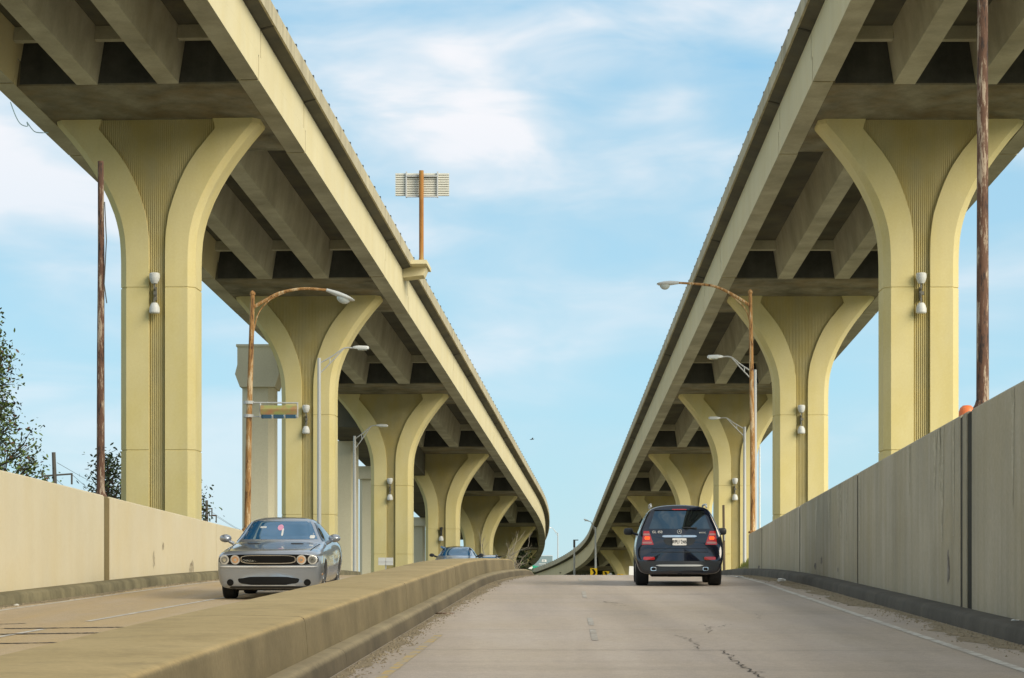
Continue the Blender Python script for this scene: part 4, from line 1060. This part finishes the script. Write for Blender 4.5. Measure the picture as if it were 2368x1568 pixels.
# --- cars half hidden behind the median
def small_car(label, paint, loc, rz, h=1.0, name='parked', black_roof=False):
    cv = thing(name, label, 'car', (0, 0, 0)); MW[cv] = Matrix()
    H = h
    secs = [sec(.0, .28, (.82, .34), (.86, .5), (.86, .62), (.80, .72), (.5, .74), (.3, .745), .75), sec(.15, .22, (.88, .3), (.91, .55), (.90, .72), (.82, .82), (.55, .86), (.3, .87), .875),
            sec(1.0, .2, (.90, .3), (.925, .6), (.91, .82), (.84, .93), (.6, .97), (.33, .985), .99), sec(1.45, .2, (.90, .3), (.925, .6), (.91, .86), (.84, .97), (.7, 1.02), (.4, 1.05), 1.055),
            sec(2.2, .2, (.90, .3), (.925, .6), (.91, .88), (.84, .99), (.63, 1.36 * H), (.46, 1.43 * H), 1.455 * H), sec(3.2, .2, (.90, .3), (.925, .6), (.91, .9), (.84, 1.0), (.63, 1.36 * H), (.46, 1.43 * H), 1.455 * H),
            sec(4.0, .22, (.9, .3), (.92, .6), (.9, .9), (.83, 1.0), (.66, 1.08), (.4, 1.11), 1.12), sec(4.75, .28, (.85, .36), (.88, .6), (.86, .85), (.78, .95), (.6, .98), (.35, .99), .99)]
    o, t2 = solidify_eval('body', half_loft(bm_new(), [nosecurve(s) for s in secs]), paint, wellcut(.9, .36, .33, .6) + wellcut(3.65, .36, .33, .6)); o.parent = cv
    Q = lambda nm, fm, ax, mt, off=.006, n=10, m=6: obj(nm, patch(t2, fm, ax, off, .02, n, m), mt, cv, 50)
    Q('windscreen', quadmap((-.77, 1.05), (.77, 1.05), (.56, 1.39 * H), (-.56, 1.39 * H)), '-y', 'windscreen', .006, 16, 8)
    Q('rear_window', quadmap((-.55, 1.14), (.55, 1.14), (.48, 1.38 * H), (-.48, 1.38 * H)), '+y', 'darkglass', .006, 10, 6)
    Q('grille', rrect(0, .52, .5, .10, .3), '-y', 'black', .006)
    for s in (-1, 1):
        Q('headlight', rrect(s * .68, .68, .13, .05, .3), '-y', 'clearlens', .01)
        Q('side_window', quadmap((1.75, 1.03), (3.5, 1.03), (3.1, 1.36 * H), (2.25, 1.36 * H)), '+x' if s > 0 else '-x', 'darkglass')
        b = bm_new(); loops = []
        for f, w, hh in ((-.07, .04, .03), (-.04, .11, .075), (.05, .11, .075), (.09, .06, .04)): loops.append([Vector((s * 1.04 + w * math.cos(a), 1.75 + f, 1.08 + hh * math.sin(a))) for a in [2 * math.pi * k / 12 for k in range(12)]])
        loft(b, loops); tube(b, [(s * .8, 1.78, 1.0), (s * .95, 1.76, 1.05)], .035, 8); obj('mirror', b, 'blackplastic', cv, 60)
        for yy in (.9, 3.65): wheel(cv, s * .77, yy, .33, .22, s)
    if not black_roof: Q('roof_edge', rrect(0, 2.75, .50, .50, .2), 'z', 'darkglass', .004)
    cv.location = loc; cv.rotation_euler = (0, 0, rz)
    return cv
small_car('pale silver car with black mirrors rising behind the end of the median', 'paleblue', (-2.38, 100, zr(100)), -.03, 1.03, 'silver_sedan')
small_car('white car behind the pale silver car, only its roof in view', 'whitepaint', (-1.35, 126, zr(126)), -.03, 1.16, 'white_car', True)

# ------------------------------------------------------------------ vegetation
def branches(bm, p, d, L, r, depth, rnd, tips, spread=.6, n=3, up=.1):
    q = p + d * L; m = p.lerp(q, .5) + Vector((rnd.uniform(-1, 1), rnd.uniform(-1, 1), rnd.uniform(-1, 1))) * L * .06
    tube(bm, [p, m, q], [r, r * .85, r * .62], 6 if depth > 1 else 4)
    tips.append((q, d, depth))
    if depth == 0: return
    for k in range(n if depth > 1 else n + 1):
        f = rnd.uniform(.45, 1); b = p.lerp(q, f)
        nd = (d + Vector((rnd.uniform(-1, 1), rnd.uniform(-1, 1), rnd.uniform(-.6, 1) + up)) * spread).normalized()
        branches(bm, b, nd, L * rnd.uniform(.55, .8), r * .55, depth - 1, rnd, tips, spread, n, up)
def leaf(bm, c, s, rnd, el=1.8):
    a = Vector((rnd.uniform(-1, 1), rnd.uniform(-1, 1), rnd.uniform(-.8, .8))).normalized(); b = a.cross(Vector((rnd.uniform(-1, 1), rnd.uniform(-1, 1), rnd.uniform(-1, 1)))).normalized()
    vs = [bm.verts.new(c + a * s * el * x + b * s * y) for x, y in ((-.5, 0), (-.1, .42), (.35, .3), (.6, 0), (.35, -.3), (-.1, -.42))]
    return bm.faces.new(vs)
def tree(label, base, H, seed, mats, leaves=2600, lsize=.13, spread=.55, crown0=.15, rad=.32, name='tree', group=None, trunk_r=.16, bark='bark', droop=0):
    rnd = random.Random(seed); base = Vector(base)
    t = thing(name, label, 'tree', base, 0, group)
    b = bm_new(); pts = []; x = base.copy()
    for k in range(9):
        pts.append(x.copy()); x = x + Vector((rnd.uniform(-.06, .06) * H * .1, rnd.uniform(-.06, .06) * H * .1, H / 8.6))
    tube(b, pts, [trunk_r * (1 - .85 * k / 8) for k in range(9)], 8)
    tips = []
    nb = 64
    for k in range(nb):
        f = crown0 + (1 - crown0) * (k + .5) / nb; i = min(7, int(f * 8)); p = pts[i].lerp(pts[i + 1], f * 8 - i)
        a = k * 2.4 + rnd.uniform(-.4, .4); L = H * rad * (1.05 - f) * rnd.uniform(.6, 1.1) + .15
        d = Vector((math.cos(a), math.sin(a), .55)).normalized()
        branches(b, p, d, L * .6, .02 + trunk_r * .25 * (1 - f), 2, rnd, tips, spread, 3, .15)
    obj('trunk', b, bark, t)
    b = bm_new(); ends = [q for q in tips if q[2] <= 2]
    for k in range(leaves):
        q, d, dep = rnd.choice(ends)
        fc = leaf(b, q + Vector((rnd.gauss(0, 1), rnd.gauss(0, 1), rnd.gauss(0, .8))) * lsize * 2.8, lsize * rnd.uniform(.5, 1.2), rnd)
        fc.material_index = 0 if rnd.random() < .5 else (1 if rnd.random() < .8 else 2)
    obj('crown', b, mats, t)
    return t
LM = ['leaf_a', 'leaf_b', 'leaf_c']
tree('tall loose green tree at the left edge, above the cream wall', (-15.9, 72, .9), 8.3, 3, LM, 11000, .078, .55, .05, .33)
tree('small dark tree behind the bare rusty pole on the left', (-16.15, 97, .9), 5.4, 8, ['leaf_b', 'leaf_b', 'leaf_a'], 1500, .10, .7, .25, .28)
tree('scrap of tree peeping out right of the nearest left pier', (-14.9, 116, .9), 4.9, 12, LM, 260, .12, .5, .3, .16)
def bare_tree(label, base, H, seed, lean):
    rnd = random.Random(seed); base = Vector(base); t = thing('bare_tree', label, 'tree', base, 0, 'bare trees under the left deck')
    b = bm_new(); tube(b, [base, base + Vector((lean * .3, 0, H * .3))], [.09, .07], 8); obj('trunk', b, 'bark_pale', t)
    tips = []; b = bm_new()
    for k in range(5):
        a = rnd.uniform(0, 6.28); d = Vector((math.cos(a) * .9 + lean * .5, math.sin(a) * .4, .8)).normalized()
        branches(b, base + Vector((lean * .3, 0, H * (.2 + .03 * k))), d, H * .34, .05, 3, rnd, tips, .85, 2, -.05)
    obj('twigs', b, 'bark_pale', t)
bare_tree('leafless pale tree in front of the bend pier on the left', at(1152, 1372, 186), 5.6, 21, -.2)
bare_tree('leafless pale tree right of the bend pier, leaning over dark shrubs', at(1192, 1370, 205), 4.3, 33, .8)
def shrub(label, c, sx, sy, sz, seed, n, ls, mats, group='dark shrubs under the decks'):
    rnd = random.Random(seed); c = Vector(c); t = thing('shrub', label, 'shrub', c, 0, group)
    b = bm_new(); tips = []
    for k in range(7):
        d = Vector((rnd.uniform(-.6, .6), rnd.uniform(-.6, .6), 1)).normalized(); branches(b, c + Vector((rnd.uniform(-.3, .3) * sx, 0, 0)), d, sz * .4, .05, 2, rnd, tips, .7, 3, .1)
    obj('stems', b, 'bark', t)
    b = bm_new(); cl = [(Vector((rnd.uniform(-1, 1) * sx, rnd.uniform(-1, 1) * sy, rnd.uniform(.05, 1) * sz)), rnd.uniform(.3, .6)) for _ in range(26)]
    for k in range(n):
        q, r = rnd.choice(cl); f = 1 - .5 * (q.z / sz) ** 2
        p = c + Vector((q.x * f + rnd.gauss(0, r) * .8, q.y * f + rnd.gauss(0, r), max(.02, q.z + rnd.gauss(0, r) * .7)))
        fc = leaf(b, p, ls * rnd.uniform(.5, 1.2), rnd); fc.material_index = rnd.choice((0, 0, 1, 2))
    obj('leaves', b, mats, t)
SH = ['leaf_b', 'leaf_a', 'leaf_b']
shrub('dark shrub between the fifth left pier and the bend pier', (-1.1, 243, .9), 1.3, 3, 5.4, 51, 2200, .22, SH)
shrub('dark shrub right of the bend pier under the deck edge', (.55, 247, .9), 1.2, 3, 4.6, 52, 2200, .22, SH)
shrub('low yellowish shrub just right of the median end', (1.55, 262, .9), .9, 2, 2.6, 53, 1200, .2, ['leaf_a', 'leaf_b', 'leaf_a'])
shrub('dark shrub beneath the far right deck, left of the chevrons', (7.2, 300, .9), 2.0, 3, 2.4, 54, 1500, .25, SH)
shrub('dark shrub beneath the far right deck, behind the chevrons', (11.5, 300, .9), 2.2, 3, 3.6, 55, 1700, .25, SH)
# grass at the end of the right wall
b = bm_new(); rnd = random.Random(5); loops = []
for k in range(13):
    y = 77 + k * .6; x0 = x_kerb_r(y) + .5
    loops.append([Vector((x0 - .1, y, zr(y) + .05)), Vector((x0 + .1, y, zr(y) + .26)), Vector((x0 + .6, y, zr(y) + .48 + .05 * math.sin(k))), Vector((x0 + 1.4, y, zr(y) + .50)), Vector((x0 + 2.2, y, zr(y) + .1))])
loft(b, loops, False, False); struct('verge', b, 'ground', 60)
b = bm_new()
for k in range(3200):
    y = rnd.uniform(76.6, 84.2); f = rnd.uniform(0, 1.9); x = x_kerb_r(y) + .45 + f
    z = zr(y) + min(.50, .05 + f * .9); h = rnd.uniform(.06, .16); dx = rnd.uniform(-.06, .06)
    vs = [b.verts.new(q) for q in ((x - .012, y, z - .02), (x + .012, y, z - .02), (x + dx, y + rnd.uniform(-.04, .04), z + h))]; b.faces.new(vs)
o = obj('grass', b, 'grass', None, None, 'stuff')

# gravel and debris along the kerbs
def grit(name, xf, d0, d1, n, seed, sz=.02, spread=.2, bias=.0):
    rnd = random.Random(seed); b = bm_new()
    for k in range(n):
        d = rnd.uniform(d0, d1); x = xf(d) + bias + abs(rnd.gauss(0, spread)) * (1 if bias >= 0 else -1); s = sz * rnd.choice((.5, .6, .8, 1, 1.6))
        z = zr(d) + .004
        vs = [b.verts.new((x + s * math.cos(a) * rnd.uniform(.6, 1.2), d + s * math.sin(a) * rnd.uniform(.6, 1.4), z)) for a in (0, 1.57, 3.14, 4.71)]; tp = b.verts.new((x, d, z + s * rnd.uniform(.4, 1)))
        for i in range(4): b.faces.new((vs[i], vs[(i + 1) % 4], tp))
    return obj(name, b, 'gravel', None, None, 'stuff')
grit('gravel', x_mk, 16, 70, 4200, 61, .013, .15, .02)
grit('gravel', x_kerb_r, 20, 70, 4600, 62, .013, .24, -.02)
grit('gravel', x_kerb_l, 20, 70, 2200, 63, .017, .14, .03)
# sand drift under the grit
def drift(xf, d0, d1, w, s, seed):
    rnd = random.Random(seed); b = bm_new(); rows = []; ww = w
    for d in rng(d0, d1, .22):
        ww = max(w * .35, min(w * 1.35, ww + w * rnd.uniform(-.3, .3))); rows.append([b.verts.new((xf(d) + s * q, d, zr(d) + .0035)) for q in (0, ww)])
    for p, q in zip(rows, rows[1:]): b.faces.new((p[0], p[1], q[1], q[0]))
    return obj('sand', b, 'sand', None, None, 'stuff')
M['sand'] = concrete('sand_drift', (.34, .275, .175), (.20, .16, .11), .9, .1, 3, 6)
drift(x_mk, 10, 70, .24, 1, 71); drift(x_kerb_r, 10, 72, .42, -1, 72); drift(x_kerb_l, 10, 80, .25, 1, 73)
def litter(label, u, v, d, size, mat, seed, h=None):
    rnd = random.Random(seed); x = (u - 1184) * d / F; z = h if h is not None else zr(d)
    b = bm_new(); bmesh.ops.create_icosphere(b, subdivisions=2, radius=1)
    for vv in b.verts: vv.co = Vector((vv.co.x * size[0], vv.co.y * size[1], vv.co.z * size[2])) * rnd.uniform(.65, 1.15)
    bmesh.ops.translate(b, verts=b.verts, vec=(x, d, z + size[2] * .6)); tag(obj('litter', b, mat), label, 'litter', 'litter on the road')
litter('crumpled white paper by the right kerb, in front of the wall end', 1806, 1345, 57.5, (.11, .1, .05), 'litter', 1)
litter('small flat white scrap on the road beside the blue car', 1710, 1337, 64, (.13, .12, .025), 'litter', 2)
litter('flattened reddish scrap beside the median kerb', 1028, 1417, 37.5, (.16, .12, .018), M['rust_dark'], 3)
litter('pale stone block lying on the median kerb ledge', 776, 1493, 25.4, (.055, .05, .025), 'gravel', 4, zr(25.4) + .19)
litter('pale plastic strip on the right kerb', 2347, 1441, 30.4, (.055, .03, .012), 'litter', 5, zr(30.4) + .2)
litter('white scrap beside the left kerb near the picture edge', 38, 1396, 41, (.05, .05, .02), 'litter', 6)

# ------------------------------------------------------------------ sky, sun, camera
SUN_AZ, SUN_EL = math.radians(130), math.radians(28)    # from +Y clockwise: behind the camera, to its right
w = bpy.data.worlds.new('World'); bpy.context.scene.world = w; w.use_nodes = True
nt = w.node_tree; nd, lk = nt.nodes, nt.links
bg = nd['Background']
sky = nd.new('ShaderNodeTexSky'); sky.sky_type = 'NISHITA'; sky.sun_disc = False; sky.sun_elevation = SUN_EL; sky.sun_rotation = SUN_AZ
sky.air_density = 1.0; sky.dust_density = .6; sky.ozone_density = 1.5
tc = nd.new('ShaderNodeTexCoord'); sx = nd.new('ShaderNodeSeparateXYZ'); lk.new(tc.outputs['Generated'], sx.inputs[0])
def mth(op, a, b=None, c=None):
    n = nd.new('ShaderNodeMath'); n.operation = op
    for i, v in enumerate((a, b, c)):
        if v is None: continue
        if hasattr(v, 'is_linked'): lk.new(v, n.inputs[i])
        else: n.inputs[i].default_value = v
    return n.outputs[0]
cx = tc
def wnoise(vec, sc, det, rough, off=(0, 0, 0), scl=(1, 1, 1), dist=0):
    mp = nd.new('ShaderNodeMapping'); mp.inputs['Location'].default_value = off; mp.inputs['Scale'].default_value = scl; lk.new(vec, mp.inputs[0])
    n = nd.new('ShaderNodeTexNoise'); n.inputs['Scale'].default_value = sc; n.inputs['Detail'].default_value = det; n.inputs['Roughness'].default_value = rough; n.inputs['Distortion'].default_value = dist
    lk.new(mp.outputs[0], n.inputs['Vector']); return n.outputs['Fac']
def wramp(f, stops):
    r = nd.new('ShaderNodeValToRGB'); e = r.color_ramp.elements
    while len(e) < len(stops): e.new(.5)
    for i, (p, c) in enumerate(stops): e[i].position = p; e[i].color = (c, c, c, 1) if isinstance(c, (int, float)) else (*c, 1)
    lk.new(f, r.inputs[0]); return r.outputs[0]
def wmix(f, a, b, mode='MIX'):
    n = nd.new('ShaderNodeMix'); n.data_type = 'RGBA'; n.blend_type = mode
    for i, v in ((0, f), (6, a), (7, b)):
        if hasattr(v, 'is_linked'): lk.new(v, n.inputs[i])
        elif isinstance(v, (int, float)): n.inputs[i].default_value = v
        else: n.inputs[i].default_value = (*v, 1)
    return n.outputs[2]
D_ = tc.outputs['Generated']
big = wnoise(D_, 1.0, 2, .5, (.6, .2, 5.1426), (6.5, 3.0, 20), .25)
small = wnoise(D_, 1.0, 4, .55, (2.3, 2.7703, .5), (16, 6, 46), .4)
cl = mth('ADD', mth('MULTIPLY', big, .68), mth('MULTIPLY', small, .32))
SKYG = 7.5
elev = sx.outputs[2]
base = wramp(elev, [(.0, (.60 * SKYG, .80 * SKYG, .84 * SKYG)), (.09, (.47 * SKYG, .76 * SKYG, .90 * SKYG)), (.17, (.42 * SKYG, .69 * SKYG, .86 * SKYG)), (.26, (.27 * SKYG, .58 * SKYG, .84 * SKYG)), (.45, (.45 * SKYG, .58 * SKYG, .70 * SKYG)), (.8, (.66 * SKYG, .66 * SKYG, .64 * SKYG))])
blue = wmix(.88, wmix(1.0, sky.outputs[0], (.55, .95, 1.25), 'MULTIPLY'), base)
cover = wramp(cl, [(.37, 0), (.48, .42), (.60, 1)])
cloud = wmix(wramp(cl, [(.44, 0), (.62, 1)]), (.62 * SKYG, .78 * SKYG, .86 * SKYG), (.93 * SKYG, .94 * SKYG, .98 * SKYG))
amount = wramp(elev, [(.03, .30), (.12, .62), (.20, 1), (.5, .8)])
col = wmix(mth('MULTIPLY', cover, amount), blue, cloud)
lk.new(col, bg.inputs['Color']); bg.inputs['Strength'].default_value = .1
s = bpy.data.lights.new('sun', 'SUN'); s.energy = 3.2; s.angle = math.radians(40); s.color = (1, .89, .70)
so = bpy.data.objects.new('sun', s); C.objects.link(so)
dv = Vector((math.sin(SUN_AZ) * math.cos(SUN_EL), math.cos(SUN_AZ) * math.cos(SUN_EL), math.sin(SUN_EL)))
so.rotation_euler = dv.to_track_quat('Z', 'Y').to_euler(); so.location = dv * 60

cam = bpy.data.cameras.new('camera'); co = bpy.data.objects.new('camera', cam); C.objects.link(co)
cam.sensor_width = 36; cam.lens = F / 2368 * 36; cam.shift_y = 616 / 2368; cam.clip_start = .3; cam.clip_end = 8000
co.location = (0, 0, 0); co.rotation_euler = (math.pi / 2, 0, 0)
sc = bpy.context.scene; sc.camera = co
sc.view_settings.view_transform = 'Standard'; sc.view_settings.look = 'None'; sc.view_settings.exposure = 0.42
sc.render.film_transparent = False
sc.cycles.max_bounces = 6; sc.cycles.use_denoising = True
